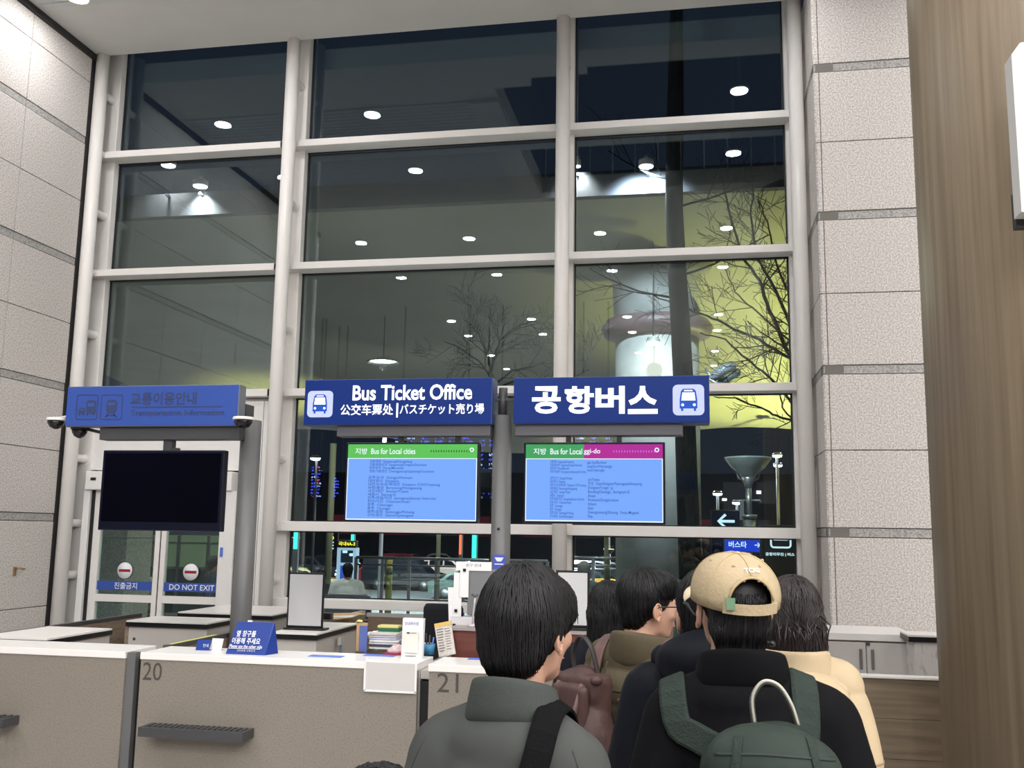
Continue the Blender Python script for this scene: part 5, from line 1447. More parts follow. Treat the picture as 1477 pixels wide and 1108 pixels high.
# ------------------------------------------------------------------ bare trees
def grow(mb, p, d, L, r, depth, rng, drop=0):
    pts = [p]; rs = [r]
    n = 5
    q = p
    for i in range(n):
        d = (d + V((rng.uniform(-1, 1), rng.uniform(-1, 1) * .6, rng.uniform(-.7, .9))) * .17).normalized()
        q = q + d * L / n
        pts.append(q); rs.append(max(.0035, r * (1 - .45 * (i + 1) / n)))
    mb.tube(pts, rs, 5 if depth < 3 else 6)
    if depth <= 0: return
    k = 3 if depth > 1 else 4
    for j in range(k):
        f = .35 + .65 * (j + rng.random() * .6) / k
        ii = min(n, max(1, int(f * n)))
        a = rng.uniform(.45, .95) * rng.choice((-1, 1))
        ax = V((rng.uniform(-.3, .3), 1, rng.uniform(-.3, .3))).normalized()
        nd = M.Rotation(a, 3, ax) @ d
        nd = (nd + V((0, rng.uniform(-.4, .4), .1))).normalized()
        grow(mb, pts[ii], nd, L * rng.uniform(.5, .72), rs[ii] * .62, depth - 1, rng)
# big dark trunk in the right bay
ty = 13.6
t = thing('bare_tree', 'dark bare tree trunk rising through the right bay in front of the concrete column', 'tree', (at(990, 800, ty).x, ty, 0))
b = MB()
tp = [at(px, py, ty) for px, py in ((1002, 905), (996, 820), (991, 700), (988, 600), (982, 480), (976, 380), (972, 300), (973, 235))]
tp[0].z = 0
tp += [tp[-1] + V((.02, 0, .9)), tp[-1] + V((.06, .03, 2.7))]
b.tube(tp, [.19, .155, .145, .14, .135, .13, .125, .125, .12, .09], 14)
b.build('trunk', BARK, t)
rng = random.Random(5)
b = MB()
for py, ang, L in ((400, 1, 1.5), (430, -1, 1.3), (300, 1, 1.2), (260, -1, 1.1)):
    p = at(974, py, ty); grow(b, p, V((ang, .15, .25)).normalized(), L, .018, 2, rng)
top = tp[-1]
for k in range(5): grow(b, top, V((rng.uniform(-1, 1), rng.uniform(-.5, .5), 1)).normalized(), 1.4, .05, 2, rng)
stuff(b.build('branches', TWIG, t))
# tree at the right, its trunk beyond the granite pier
ty = 13.4
t = thing('bare_tree', 'bare tree whose branches reach in from the right side of the right bay', 'tree', (at(1215, 900, ty).x, ty, 0))
b = MB(); base = at(1215, 900, ty); base.z = 0
fork = at(1188, 640, ty)
b.tube([base, at(1205, 760, ty), fork, at(1185, 500, ty), at(1190, 330, ty)], [.13, .11, .095, .07, .04], 12); b.build('trunk', BARK, t)
b = MB()
rng = random.Random(9)
def limb(pxs, r0, r1, sub, dy=0):
    pts = [at(px, py, ty + dy * i / max(1, len(pxs) - 1)) for i, (px, py) in enumerate(pxs)]
    fine = []
    for i in range(len(pts) - 1):
        for k in range(4):
            fine.append(pts[i].lerp(pts[i + 1], k / 4) + V((rng.uniform(-1, 1), rng.uniform(-1, 1), rng.uniform(-1, 1))) * .012)
    fine.append(pts[-1])
    rs = [r0 + (r1 - r0) * i / (len(fine) - 1) for i in range(len(fine))]
    b.tube(fine, rs, 6)
    for k in range(sub):
        i = int(rng.uniform(.18, .97) * (len(fine) - 1))
        d = (fine[min(i + 1, len(fine) - 1)] - fine[max(0, i - 1)]).normalized()
        a = rng.uniform(.4, 1.0) * rng.choice((-1, 1))
        nd = M.Rotation(a, 3, V((0, 1, 0))) @ d + V((0, rng.uniform(-.35, .35), .06))
        grow(b, fine[i], nd.normalized(), rng.uniform(.35, .75), max(.005, rs[i] * .5), 2, rng)
limb([(1188, 640), (1141, 517), (1110, 448), (1095, 405), (1072, 372), (1050, 300), (1040, 255)], .034, .010, 8, .3)
limb([(1190, 560), (1165, 500), (1140, 470), (1112, 405), (1092, 372), (1083, 310), (1088, 262)], .030, .010, 8, -.2)
limb([(1188, 640), (1141, 518), (1095, 490), (1050, 470), (1020, 455), (985, 445), (940, 425), (905, 420)], .026, .008, 7, .4)
limb([(1188, 640), (1120, 555), (1080, 520), (1045, 490), (1010, 480)], .022, .008, 5, .2)
limb([(1188, 660), (1150, 610), (1120, 600), (1100, 590), (1060, 575), (1030, 572)], .02, .007, 3, -.2)
limb([(1150, 610), (1130, 592), (1126, 570), (1124, 555)], .016, .007, 2, -.2)
limb([(1185, 500), (1140, 430), (1120, 380), (1110, 330), (1095, 290)], .022, .008, 6, .3)
limb([(1185, 560), (1148, 500), (1085, 445), (1060, 420), (1045, 385)], .018, .007, 5, -.3)
stuff(b.build('branches', TWIG, t))
# farther small tree in the middle bay
ty = 16.5
t = thing('bare_tree', 'small bare tree behind the Bus Ticket Office sign in the middle bay', 'tree', (at(712, 800, ty).x, ty, 0))
b = MB(); base = at(714, 800, ty); base.z = 0
b.tube([base, at(713, 640, ty), at(711, 560, ty)], [.09, .06, .045], 10); b.build('trunk', BARK, t)
b = MB(); rng = random.Random(21)
limb([(711, 560), (708, 530), (700, 505), (690, 480), (668, 460)], .035, .008, 9, .3)
limb([(708, 535), (716, 505), (722, 490), (745, 470), (775, 462)], .028, .008, 9, -.2)
limb([(711, 556), (740, 535), (770, 528), (792, 520)], .022, .007, 6, .2)
limb([(709, 545), (690, 520), (660, 500), (640, 492)], .022, .007, 7, .1)
limb([(711, 560), (760, 545), (800, 556), (835, 540), (850, 532)], .020, .007, 6, -.2)
stuff(b.build('branches', TWIG, t))

# ------------------------------------------------------------------ people
def fabric(name, c, var=.12, scale=9, bump=.35, rough=.85, bscale=14, weave=True):
    return mat(name, c, rough, var=var, vscale=scale, bump=bump, bscale=bscale, spec=.12)

def warp(me, amp, freq, seed=0, zq=None, stretch=(1, 1, 1)):
    """soft cloth folds (and optional horizontal quilting) along the normals"""
    ns = [v.normal.copy() for v in me.vertices]
    for v, n in zip(me.vertices, ns):
        p = v.co
        d = amp * NZ.noise(V((p.x * freq * stretch[0] + seed, p.y * freq * stretch[1], p.z * freq * stretch[2])))
        if zq: d += zq[0] * (abs(math.sin(PI * (p.z - zq[2]) / zq[1])) ** .5 - .6)
        v.co = p + n * d
    me.update()

def head_solids(g, Hm, hs=1.0):
    def E(c, r, rot=None):
        q = MB(); q.ell((0, 0, 0), [x * hs for x in r], rot)
        g.add([Hm @ (p + V(c) * hs) for p in q.v], q.f)
    def C(a, b, r0, r1):
        q = MB(); q.caps(V(a) * hs, V(b) * hs, r0 * hs, r1 * hs)
        g.add([Hm @ p for p in q.v], q.f)
    E((0, -.012, .030), (.074, .094, .088))
    E((0, .022, -.030), (.061, .073, .080))
    E((0, .048, -.088), (.040, .038, .030))
    E((0, .028, -.074), (.052, .045, .036))
    C((0, .090, .006), (0, .109, -.028), .010, .014)
    E((0, .100, -.032), (.017, .013, .010))
    E((0, .074, .024), (.052, .020, .013))
    for s in (-1, 1):
        E((s * .040, .060, -.022), (.024, .028, .024))
        E((s * .034, .080, .004), (.016, .010, .011))
    E((0, .088, -.062), (.024, .011, .007))
    E((0, .086, -.072), (.020, .011, .007))
    C((0, -.030, -.070), (0, -.050, -.185), .056, .060)

def ear_mesh(side, Hm, hs):
    e = MB()
    rot = M.Rotation(side * rad(20), 4, 'Z')
    c = V((side * .080, -.008, -.014))
    # helix rim, bowl and lobe
    rim = []
    for k in range(13):
        a = 2 * PI * k / 12
        rim.append(V((side * .004, math.cos(a) * .0165, math.sin(a) * .028)))
    def T(p): return Hm @ ((c + rot.to_3x3() @ p) * hs)
    q = MB(); q.tube(rim, [.0045] * 13, 8); e.add([T(p) for p in q.v], q.f, 0, True)
    q = MB(); q.ell((0, 0, 0), (.0065, .0195, .031)); e.add([T(p) for p in q.v], q.f, 0, True)
    q = MB(); q.ell((side * .004, .006, -.028), (.006, .009, .010)); e.add([T(p) for p in q.v], q.f, 0, True)
    q = MB(); q.ell((side * .005, .012, -.004), (.006, .005, .010)); e.add([T(p) for p in q.v], q.f, 0, True)
    return e

def strands(bv, Hm, hs, zlim, n, rng, whorl=(0, -.045, .125), r=.0020, lift=.003, wob=.004, curtain=None, ztop=None):
    """tapered locks that start at the crown, hug the hair mass and end at zlim(angle)"""
    mb = MB()
    for i in range(n):
        th = 2 * PI * (i + rng.random()) / n
        zl = zlim(th) + (rng.uniform(-.05, .035) if curtain else rng.uniform(-.012, .012))
        pts = []
        f0 = rng.random() ** .7 * .35
        steps = 13
        off = rng.uniform(.0, lift)
        tw = rng.uniform(-.25, .25)
        for k in range(steps):
            f = f0 + (1 - f0) * k / (steps - 1)
            ph = f * (1.5 if curtain else 2.75)
            d = V((math.sin(ph) * math.sin(th + tw * f), -.30 * (1 - f) + math.sin(ph) * -math.cos(th + tw * f), math.cos(ph))).normalized()
            o = V((0, -.012, .03)) * hs
            hit = bv.ray_cast(o + d * .5, -d)
            if hit[0] is None: continue
            p = hit[0]
            if p.z < zl * hs: break
            if ztop is not None and p.z > ztop * hs and not (abs(p.x) < .046 * hs and p.y < -.05 and p.z < .058 * hs): continue
            pts.append(p + hit[1] * off + V((rng.uniform(-1, 1), rng.uniform(-1, 1), rng.uniform(-1, 1))) * wob * .4)
        if curtain and len(pts) > 2:
            z = pts[-1].z
            while z > zl * hs:
                z -= .030
                d = V((math.sin(th + tw), -math.cos(th + tw), 0))
                hit = bv.ray_cast(V((0, curtain, z)) + d * .5, -d)
                if hit[0] is None: break
                pts.append(hit[0] + hit[1] * off + V((rng.uniform(-1, 1), rng.uniform(-1, 1), 0)) * wob)
        if len(pts) < 3: continue
        m_ = len(pts)
        mb.tube([Hm @ p for p in pts], [r * (1 - .75 * (k / (m_ - 1)) ** 2) for k in range(m_)], 4)
    return mb

def person(name, label, px, py, Y, crown_z=None, yaw=0, hyaw=0, hpitch=0, hroll=0, jacket=None, trousers=None, hair='short', hairmat=None, bulk=0, build=1.0, sit=False, far=False, collar=None, group=None, hood=None, quilt=None, head_dx=0, lean=0, shoulder=1.0, drop=.02, gx=None, bpx=None, hscale=1.0, gz0=0, folds=(.006, 7)):
    q = at(px, py, Y)
    if bpx:
        gx = at(bpx, py, Y).x; head_dx = (q.x - gx)
    top = crown_z if crown_z else q.z
    hgt = top - gz0                                    # standing or seated height
    root = thing(name, label, 'person', (q.x if gx is None else gx, Y, gz0), group)
    if sit: S = hgt / 1.28; dz = hgt - 1.72 * S
    else: S = hgt / 1.72; dz = 0
    vx = .016 if far else .0085
    def Z(z): return z * S + dz if not sit else z * S - .44 * S + (hgt - (1.72 - .44) * S)
    hs = S * 1.02 * hscale if not sit else S
    hs = max(.88, min(1.06, hs)) if not far else S
    hc = V((head_dx, .02 + lean, hgt - .118 * hs))
    Hm = M.Translation(hc) @ M.Rotation(rad(hyaw), 4, 'Z') @ M.Rotation(rad(hpitch), 4, 'X') @ M.Rotation(rad(hroll), 4, 'Y')
    sh = .165 * S * shoulder * build
    zs = Z(1.405 - drop)
    bsh = V((sh + .015, -.005, zs))
    arms = []
    for s in (-1, 1):
        a0 = V((s * (sh + .012), -.005, zs - .01)); a1 = V((s * (sh + .075 * build), -.03, Z(1.12))); a2 = V((s * (sh + .05 * build), .09, Z(.90)))
        if sit: a2 = V((s * .14, .26, Z(.96)))
        arms.append((s, a0, a1, a2))
    if sit:
        legs = [(s, V((s * .09 * S, 0, Z(.95) )), V((s * .11 * S, .40 * S, Z(.97))), V((s * .11 * S, .40 * S, .09))) for s in (-1, 1)]
    else:
        legs = [(s, V((s * .085 * S, 0, Z(.90))), V((s * .095 * S, .015, Z(.48))), V((s * .10 * S, -.01, .09))) for s in (-1, 1)]
    def body(g):
        head_solids(g, Hm, hs)
        nb = V((head_dx * .5, -.03 + lean * .6, Z(1.43 - drop)))
        g.caps(Hm @ V((0, -.035, -.09)), nb, .055 * hs, .064 * hs)
        g.caps((-sh * .75, -.01, zs), (sh * .75, -.01, zs), .055 * S)
        g.ell((0, 0, Z(1.25)), (.148 * S, .10 * S, .20 * S)); g.ell((0, 0, Z(1.05)), (.135 * S, .095 * S, .18 * S)); g.ell((0, 0, Z(.92)), (.15 * S, .105 * S, .12 * S))
        for s, a0, a1, a2 in arms:
            g.caps(a0, a1, .048 * S, .038 * S); g.caps(a1, a2, .037 * S, .025 * S)
            d = (a2 - a1).normalized()
            g.caps(a2, a2 + d * .055, .026, .036 if not far else .03)
            palm = a2 + d * .07
            g.ell(palm, (.016, .036, .042), None)
            if not far:
                side = V((0, 1, 0)) - d * d.y; side.normalize()
                inn = V((-s, 0, 0))
                for k, (L, w_) in enumerate(((.066, -.030), (.078, -.010), (.074, .010), (.058, .029))):
                    b0 = palm + d * .030 + side * w_ * 1.05
                    m1 = b0 + d * L * .5 + side * w_ * .28 + inn * .006
                    m2 = m1 + d * L * .40 + inn * .018 + side * w_ * .2
                    g.caps(b0, m1, .0095, .0088); g.caps(m1, m2, .0088, .0078)
                th0 = palm + side * .030 - d * .012
                g.caps(th0, th0 + side * .028 + d * .022 + inn * .010, .012, .0105); g.caps(th0 + side * .028 + d * .022 + inn * .010, th0 + side * .036 + d * .050 + inn * .016, .0105, .009)
        for s, l0, l1, l2 in legs:
            g.caps(l0, l1, .075 * S, .052 * S); g.caps(l1, l2, .052 * S, .036 * S)
            g.caps(l2 + V((0, -.02, -.04)), l2 + V((0, .15, -.055)), .036, .030)
    bm_ = blob(body, vx, 3, SKIN)
    link_mesh('body', bm_, root)
    if not far:
        for s in (-1, 1):
            ear_mesh(s, Hm, hs).build('ear', SKIN, None).parent = root
            e = MB(); e.ell(Hm @ (V((s * .032, .083, .003)) * hs), (.012 * hs,) * 3, None, 12, 8); ob = e.build('eye', EYEW, None); ob.parent = root
            pu = MB(); pu.ell(Hm @ (V((s * .032, .0915, .003)) * hs), (.0055 * hs, .004 * hs, .0055 * hs), None, 10, 6); p_ = pu.build('pupil', BLACK, None); p_.parent = ob
            br = MB(); br.tube([Hm @ (V((s * x, y, z)) * hs) for x, y, z in ((.014, .094, .024), (.032, .093, .029), (.050, .082, .024))], [.003, .004, .002], 6); ob = br.build('eyebrow', hairmat or HAIRB, None); ob.parent = root
        mo = MB(); mo.tube([Hm @ (V((x, y, z)) * hs) for x, y, z in ((-.024, .090, -.066), (0, .1005, -.0655), (.024, .090, -.066))], [.002, .005, .002], 6); ob = mo.build('mouth', LIPS, None); ob.parent = root
    # clothes
    J = bulk
    def coat(g):
        g.ell((0, -.005, Z(1.26)), ((.178 + J) * S * build, (.128 + J) * S, .20 * S))
        g.ell((0, .0, Z(1.06)), ((.172 + J) * S * build, (.128 + J) * S, .20 * S))
        g.ell((0, .0, Z(.92 if not sit else .98)), ((.18 + J) * S * build, (.135 + J) * S, .12 * S))
        g.caps((head_dx * .4, -.032, Z(1.36 - drop)), (head_dx * .5, -.03, Z(1.435 - drop)), .085 * S, .070 * S)
        g.ell((head_dx * .5, -.048, Z(1.412 - drop * .5)), (.128 * S, .080 * S, .075 * S))
        g.caps((-sh, -.012, zs - .006), (sh, -.012, zs - .006), (.066 + J * .7) * S)
        for s, a0, a1, a2 in arms:
            g.caps(V((s * .045 + head_dx * .4, -.025 + lean * .5, Z(1.465 - drop * .7))), V((s * sh, -.012, zs + .004)), .052 * S, (.064 + J * .7) * S)
            g.caps(a0, a1, (.066 + J * .8) * S, (.056 + J * .8) * S)
            e = a1.lerp(a2, .93)
            g.caps(a1, e, (.056 + J * .8) * S, (.044 + J * .6) * S)
    cm = blob(coat, vx * 1.05, 5 if far else 12, jacket)
    if not far: warp(cm, folds[0], folds[1], seed=px * .01, zq=quilt, stretch=(1, 1, .55))
    co_ = link_mesh('jacket', cm, root)
    if collar and not far:
        c = collar
        rings = []
        n = 28
        base = V((head_dx * .5, -.022 + lean * .6, 0))
        for (z, rx, ry, dy) in c['prof']:
            rings.append([base + V((rx * math.sin(2 * PI * k / n), dy - ry * math.cos(2 * PI * k / n), z + c.get('slope', 0) * -math.cos(2 * PI * k / n) * -1)) for k in range(n)])
        mb = MB(); mb.ring_loft(rings, cap0=False, cap1=False)
        me = mb.build('collar', c.get('mat', jacket), None)
        me.parent = root
        sm = me.modifiers.new('t', 'SOLIDIFY'); sm.thickness = c.get('th', .010); sm.offset = 0
        ss = me.modifiers.new('s', 'SUBSURF'); ss.levels = 1; ss.render_levels = 1
    def pants(g):
        g.ell((0, 0, Z(.90)), (.155 * S * build, .12 * S, .10 * S))
        for s, l0, l1, l2 in legs:
            g.caps(l0, l1, .092 * S, .072 * S); g.caps(l1, l2.lerp(l1, .04), .072 * S, .062 * S)
    pm = blob(pants, .018, 4, trousers or mat('dark_trousers', rgb(34, 36, 42), .8))
    link_mesh('trousers', pm, root)
    for s, l0, l1, l2 in legs:
        f = blob(lambda g: (g.caps(l2 + V((0, -.03, -.045)), l2 + V((0, .17, -.058)), .046, .036), g.box(l2.x - .045, l2.x + .045, l2.y - .075, l2.y + .205, .002, .03, b=.01)), .011, 3, mat('dark_shoe', rgb(30, 30, 32), .5))
        link_mesh('shoe', f, root)
    # hair
    hm_ = hairmat or HAIRB
    if hair:
        rng = random.Random(int(px * 7 + py))
        def mass(g):
            def E(c, r):
                q2 = MB(); q2.ell([x * hs for x in c], [x * hs for x in r]); g.add(q2.v, q2.f)
            if hair == 'capped': E((0, -.020, .030), (.083, .093, .080))
            else: E((0, -.024, .040), (.088, .102, .098))
            if hair == 'mushroom':
                E((0, -.030, .022), (.094, .104, .085)); E((0, .026, .055), (.083, .066, .058)); E((0, -.062, -.030), (.080, .058, .074)); E((0, -.070, -.066), (.066, .040, .042))
                E((.046, .032, .03), (.041, .042, .050)); E((-.046, .032, .03), (.041, .042, .050))
            elif hair == 'short':
                E((0, .025, .062), (.078, .070, .056)); E((0, -.055, -.022), (.076, .055, .074)); E((0, -.066, -.066), (.058, .036, .036))
            elif hair == 'capped':
                E((0, -.055, -.022), (.077, .055, .070)); E((0, -.066, -.075), (.062, .038, .042))
            elif hair == 'crop':
                E((0, .030, .070), (.076, .066, .054)); E((0, -.045, .0), (.080, .066, .07)); E((0, -.064, -.05), (.064, .038, .04)); E((.01, .02, .085), (.072, .07, .045))
            elif hair in ('long', 'bob'):
                E((0, -.035, .0), (.098, .098, .12))
                zb = -.30 if hair == 'long' else -.145
                q2 = MB(); q2.caps(V((0, -.045, -.03)) * hs, V((.02 if hair == 'long' else 0, -.068, zb)) * hs, .088 * hs, (.075 if hair == 'long' else .085) * hs); g.add([V((p.x * 1.12, p.y * .95, p.z)) for p in q2.v], q2.f)
        hm2 = blob(mass, .008 if not far else .014, 3, hm_)
        # keep the face and neck clear: push front lower hair back
        bv = bvh_of(hm2)
        if not far:
            if hair == 'mushroom':
                def zl(th):
                    c = math.cos(th)
                    return -.108 if c > .45 else (-.050 if c > -.15 else (-.0 if c > -.5 else .022))
            elif hair in ('short', 'crop', 'capped'):
                def zl(th):
                    c = math.cos(th)
                    return -.090 if c > .5 else (-.03 if c > -.1 else .03)
            elif hair == 'bob':
                def zl(th): return -.20 if math.cos(th) > -.3 else .03
            else:
                def zl(th): return -.36 if math.cos(th) > -.25 else .03
            st = strands(bv, Hm, hs, zl, {'mushroom': 1500, 'short': 900, 'crop': 1000, 'capped': 300, 'bob': 700, 'long': 900}[hair], rng, curtain=-.06 if hair in ('bob', 'long') else None, r=.0026 if hair == 'mushroom' else .0024, wob=.004, lift=.006, ztop=-.005 if hair == 'capped' else None) if hair != 'capped' else strands(bv, Hm, hs, zl, 420, rng, r=.0015, wob=.002, lift=.0015, ztop=-.01)
        for v in hm2.vertices: v.co = Hm @ v.co
        hb = link_mesh('hair', hm2, root)
        if not far and st.v:
            so = st.build('hair_locks', hm_, None, fixn=False); so.parent = hb; stuff(so)
    root.rotation_euler = (0, 0, rad(yaw))
    return root, dict(S=S, Z=Z, Hm=Hm, hs=hs, sh=sh, zs=zs, coat=bvh_of(cm), cm=cm, hgt=hgt, root=root)

def ribbon(I, path, width, mm, name, parent, th=.006, lift=.006, casts=None):
    """strap laid on the coat; path = [(origin, direction)] rays in the person's own space"""
    pts, nrm = [], []
    for o, d in path:
        h = I['coat'].ray_cast(V(o), V(d).normalized())
        if h[0] is None: continue
        pts.append(h[0] + h[1] * lift); nrm.append(h[1])
    # smooth
    for _ in range(2):
        pts = [pts[0]] + [(pts[i - 1] + pts[i] * 2 + pts[i + 1]) / 4 for i in range(1, len(pts) - 1)] + [pts[-1]]
        nrm = [nrm[0]] + [((nrm[i - 1] + nrm[i] * 2 + nrm[i + 1]) / 4).normalized() for i in range(1, len(nrm) - 1)] + [nrm[-1]]
    return strap(pts, nrm, width, mm, name, parent, th)

def strap(pts, nrm, width, mm, name, parent, th=.006):
    rings = []
    for i in range(len(pts)):
        t = (pts[min(i + 1, len(pts) - 1)] - pts[max(i - 1, 0)]).normalized()
        s = t.cross(nrm[i]).normalized() * width / 2
        n = nrm[i] * th
        p = pts[i]
        rings.append([p - s, p + s, p + s + n * .7, p + s * .8 + n, p - s * .8 + n, p - s + n * .7])
    mb = MB(); mb.ring_loft(rings, smooth=False)
    ob = mb.build(name, mm, None); ob.parent = parent
    return ob

def lerp_rays(a, b, n):
    return [(V(a[0]).lerp(V(b[0]), k / (n - 1)), V(a[1]).lerp(V(b[1]), k / (n - 1))) for k in range(n)]

def over_shoulder(I, x, a0, a1, n):
    c = V((x, -.012, I['zs'] - .01))
    return [(c + V((0, math.cos(rad(a)), math.sin(rad(a)))) * .5, V((0, -math.cos(rad(a)), -math.sin(rad(a))))) for a in [a0 + (a1 - a0) * k / (n - 1) for k in range(n)]]

def seam(bv, rays, name, parent, mm, r=.0022, lift=.0005):
    pts = []
    for o, d in rays:
        h = bv.ray_cast(V(o), V(d).normalized())
        if h[0] is not None: pts.append(h[0] + h[1] * lift)
    if len(pts) < 3: return None
    mb = MB(); mb.tube(pts, r, 6); ob = mb.build(name, mm, None); ob.parent = parent
    return ob

def ring_rays(z, a0, a1, n, dz=0):
    out = []
    for k in range(n):
        a = rad(a0 + (a1 - a0) * k / (n - 1)); d = V((math.sin(a), -math.cos(a), 0))
        out.append((d * .9 + V((0, 0, z + dz * math.cos(a))), -d))
    return out

def worn(name, label, cat, owner):
    t = thing(name, label, cat, owner.location)
    t.rotation_euler = owner.rotation_euler
    return t

# --- A: black haired man in the grey jacket, nearest
GREYJ = fabric('jacket_grey', rgb(70, 72, 70), var=.10, scale=6, bump=.12, bscale=18)
GREYC = fabric('jacket_collar_rib', rgb(66, 70, 68), var=.06, bump=.12, bscale=90)
rA, A = person('person', 'man with a full black haircut, grey jacket and black shoulder strap', 763, 827, 1.95, bpx=738, yaw=-10, hyaw=-19, hscale=.91, hpitch=-2, jacket=GREYJ, hair='mushroom', bulk=.014, build=.88, shoulder=.84, drop=.045,
    collar=dict(prof=[(1.375, .098, .070, .0), (1.405, .091, .080, .0), (1.435, .084, .079, .0), (1.462, .079, .077, .0)], th=.009, slope=.024, mat=GREYC), folds=(.013, 7))
Z = A['Z']
def back(x, z): return ((x, -1, z), (0, 1, 0))
SEAMG = mat('jacket_seam', rgb(58, 60, 58), .9)
for s in (-1, 1):
    xs = s * .150
    seam(A['coat'], [(V((xs + s * .012 * k, -1, Z(1.40 - .028 * k))), V((0, 1, 0))) for k in range(9)], 'sleeve_seam', rA, SEAMG)
seam(A['coat'], [back(-.17 + .34 * k / 20, Z(1.315) + .01 * abs(k - 10) / 10) for k in range(21)], 'yoke_seam', rA, SEAMG, .0016)
bagA = worn('shoulder_bag_strap', 'wide black strap across the back of the grey jacketed man', 'bag', rA)
path = over_shoulder(A, .098, 40, 145, 12) + lerp_rays(back(.084, Z(1.335)), back(-.17, Z(1.06)), 40)
BLKSTRAP = mat('black_webbing', rgb(12, 12, 14), .8, bump=.2, bscale=250, spec=.1)
ribbon(A, path, .052, BLKSTRAP, 'strap', bagA, .007, .012)
bg = blob(lambda g: g.box(-.34, -.25, -.06, .16, Z(.70), Z(.95), b=.03), .012, 5, BLKSTRAP)
link_mesh('bag_body', bg, bagA)

# --- B: man in the beige cap, black jacket, green backpack
BLKJ = fabric('jacket_black', rgb(11, 11, 14), var=.15, scale=8, bump=.2)
rB, B = person('person', 'man in a beige cap and black jacket carrying the green backpack', 1055, 800, 2.45, crown_z=1.700, bpx=1078, yaw=2, hyaw=17, hpitch=11, jacket=BLKJ, hair='capped', bulk=.022, build=1.0, shoulder=.97, drop=.055,
    collar=dict(prof=[(1.385, .110, .080, .0), (1.42, .106, .088, 0), (1.452, .099, .091, .0), (1.478, .094, .090, .0)], th=.012, slope=.022), folds=(.006, 6))
CAPM = mat('cap_beige', rgb(170, 153, 124), .8, var=.05, vscale=14, bump=.25, bscale=120, spec=.2)
CAPD = mat('cap_seam', rgb(172, 150, 114), .8)
def build_cap(I, root):
    Hm, hs = I['Hm'], I['hs']
    ctr = V((0, -.016, .030))
    def P(th, v, lift=0):                    # th = 0 at the back, v = 0 rim .. 1 crown
        ph = v * PI / 2
        sx, sy, sz = .098 + lift, .112 + lift, .098 + lift
        zz = math.sin(ph) ** .92
        return ctr + V((sx * math.sin(th) * math.cos(ph) ** .85, -sy * math.cos(th) * math.cos(ph) ** .85, sz * zz))
    NU, NV = 72, 16
    mb = MB()
    idx = {}
    vs = []
    for j in range(NV + 1):
        for i in range(NU):
            th = 2 * PI * i / NU
            # rim dips at the back opening sides
            v = j / NV * .985
            p = P(th, v)
            a = abs((th + PI) % (2 * PI) - PI)
            if j == 0: p = p + V((0, 0, -.012))
            seam = abs(((th + PI / 6) % (PI / 3)) - PI / 6)
            idx[(i, j)] = len(vs); vs.append(Hm @ (p * hs))
    fs = []
    for j in range(NV):
        for i in range(NU):
            th = 2 * PI * (i + .5) / NU
            a = abs((th + PI) % (2 * PI) - PI)
            v = (j + .5) / NV
            if a < .56 and v < .40 * math.sqrt(max(0, 1 - (a / .56) ** 2)) + .02: continue
            k = (i + 1) % NU
            fs.append((idx[(i, j)], idx[(k, j)], idx[(k, j + 1)], idx[(i, j + 1)]))
    fs.append([idx[(i, NV)] for i in range(NU)])
    mb.add(vs, fs, 0, True)
    cap = mb.build('cap', CAPM, None, fixn=True); cap.parent = root
    sm = cap.modifiers.new('t', 'SOLIDIFY'); sm.thickness = .004; sm.offset = 1
    # opening border, strap, seams, button, eyelets
    b = MB()
    arc = [P(a, .40 * math.sqrt(max(0, 1 - (a / .56) ** 2)) + .03, .004) for a in [(-.555 + 1.11 * k / 20) for k in range(21)]]
    b.tube([Hm @ (p * hs) for p in arc], .0032, 6); b.build('opening_border', CAPD, None).parent = cap
    rings = []
    for k in range(13):
        a = -.66 + 1.32 * k / 12
        lo, hi = P(a, 0, .004) + V((0, 0, -.014)), P(a, 0, .004) + V((0, 0, .010))
        out = V((math.sin(a), -math.cos(a), 0)) * .004
        rings.append([Hm @ (x * hs) for x in (lo, hi, hi + out, lo + out)])
    b = MB(); b.ring_loft(rings, smooth=False); b.build('back_strap', CAPM, None).parent = cap
    b = MB(); q = Hm @ (P(-.50, .03, .008) * hs); b.box(q.x - .010, q.x + .010, q.y - .006, q.y + .004, q.z - .010, q.z + .016); b.build('strap_tab', mat('tab_green', rgb(96, 128, 100), .6), None).parent = cap
    b = MB()
    for k in range(6):
        a = PI / 3 * k
        v0 = .46 if k == 0 else 0
        b.tube([Hm @ (P(a, v0 + (.97 - v0) * i / 12, .0045) * hs) for i in range(13)], .0014, 5)
    stuff(b.build('seams', CAPD, None)).parent = cap
    b = MB(); b.ell(Hm @ (P(0, 1, .004) * hs), (.009, .009, .005), None, 12, 8); b.build('button', CAPM, None).parent = cap
    for a in (-.52, .52, 1.57, -1.57):
        b = MB(); q = Hm @ (P(a, .62, .004) * hs); b.ell(q, (.0042, .0042, .0042), None, 10, 6); b.build('eyelet', CAPD, None).parent = cap
    # brim
    rings = []
    for i in range(15):
        a = PI - 1.05 + 2.10 * i / 14
        inner = P(a, 0, -.004) + V((0, 0, -.010))
        w_ = .072 * math.cos((a - PI) * 1.18) ** .6 if abs(a - PI) < 1.3 else 0
        out = inner + V((math.sin(a) * w_ * .55, -math.cos(a) * w_, -.016 * (abs(a - PI)) ** 2 - .006))
        rings.append([Hm @ (x * hs) for x in (inner, out, out + V((0, 0, .004)), inner + V((0, 0, .004)))])
    b = MB(); b.ring_loft(rings); b.build('brim', mat('cap_brim', rgb(214, 198, 168), .8), None).parent = cap
    # small embroidery on the back
    o = text('TC/G', 0, 0, 0, .036, .0125, mat('embroidery', rgb(244, 238, 222), .6), None, name='embroidery', bold=.02)
    a = .06; v = .545
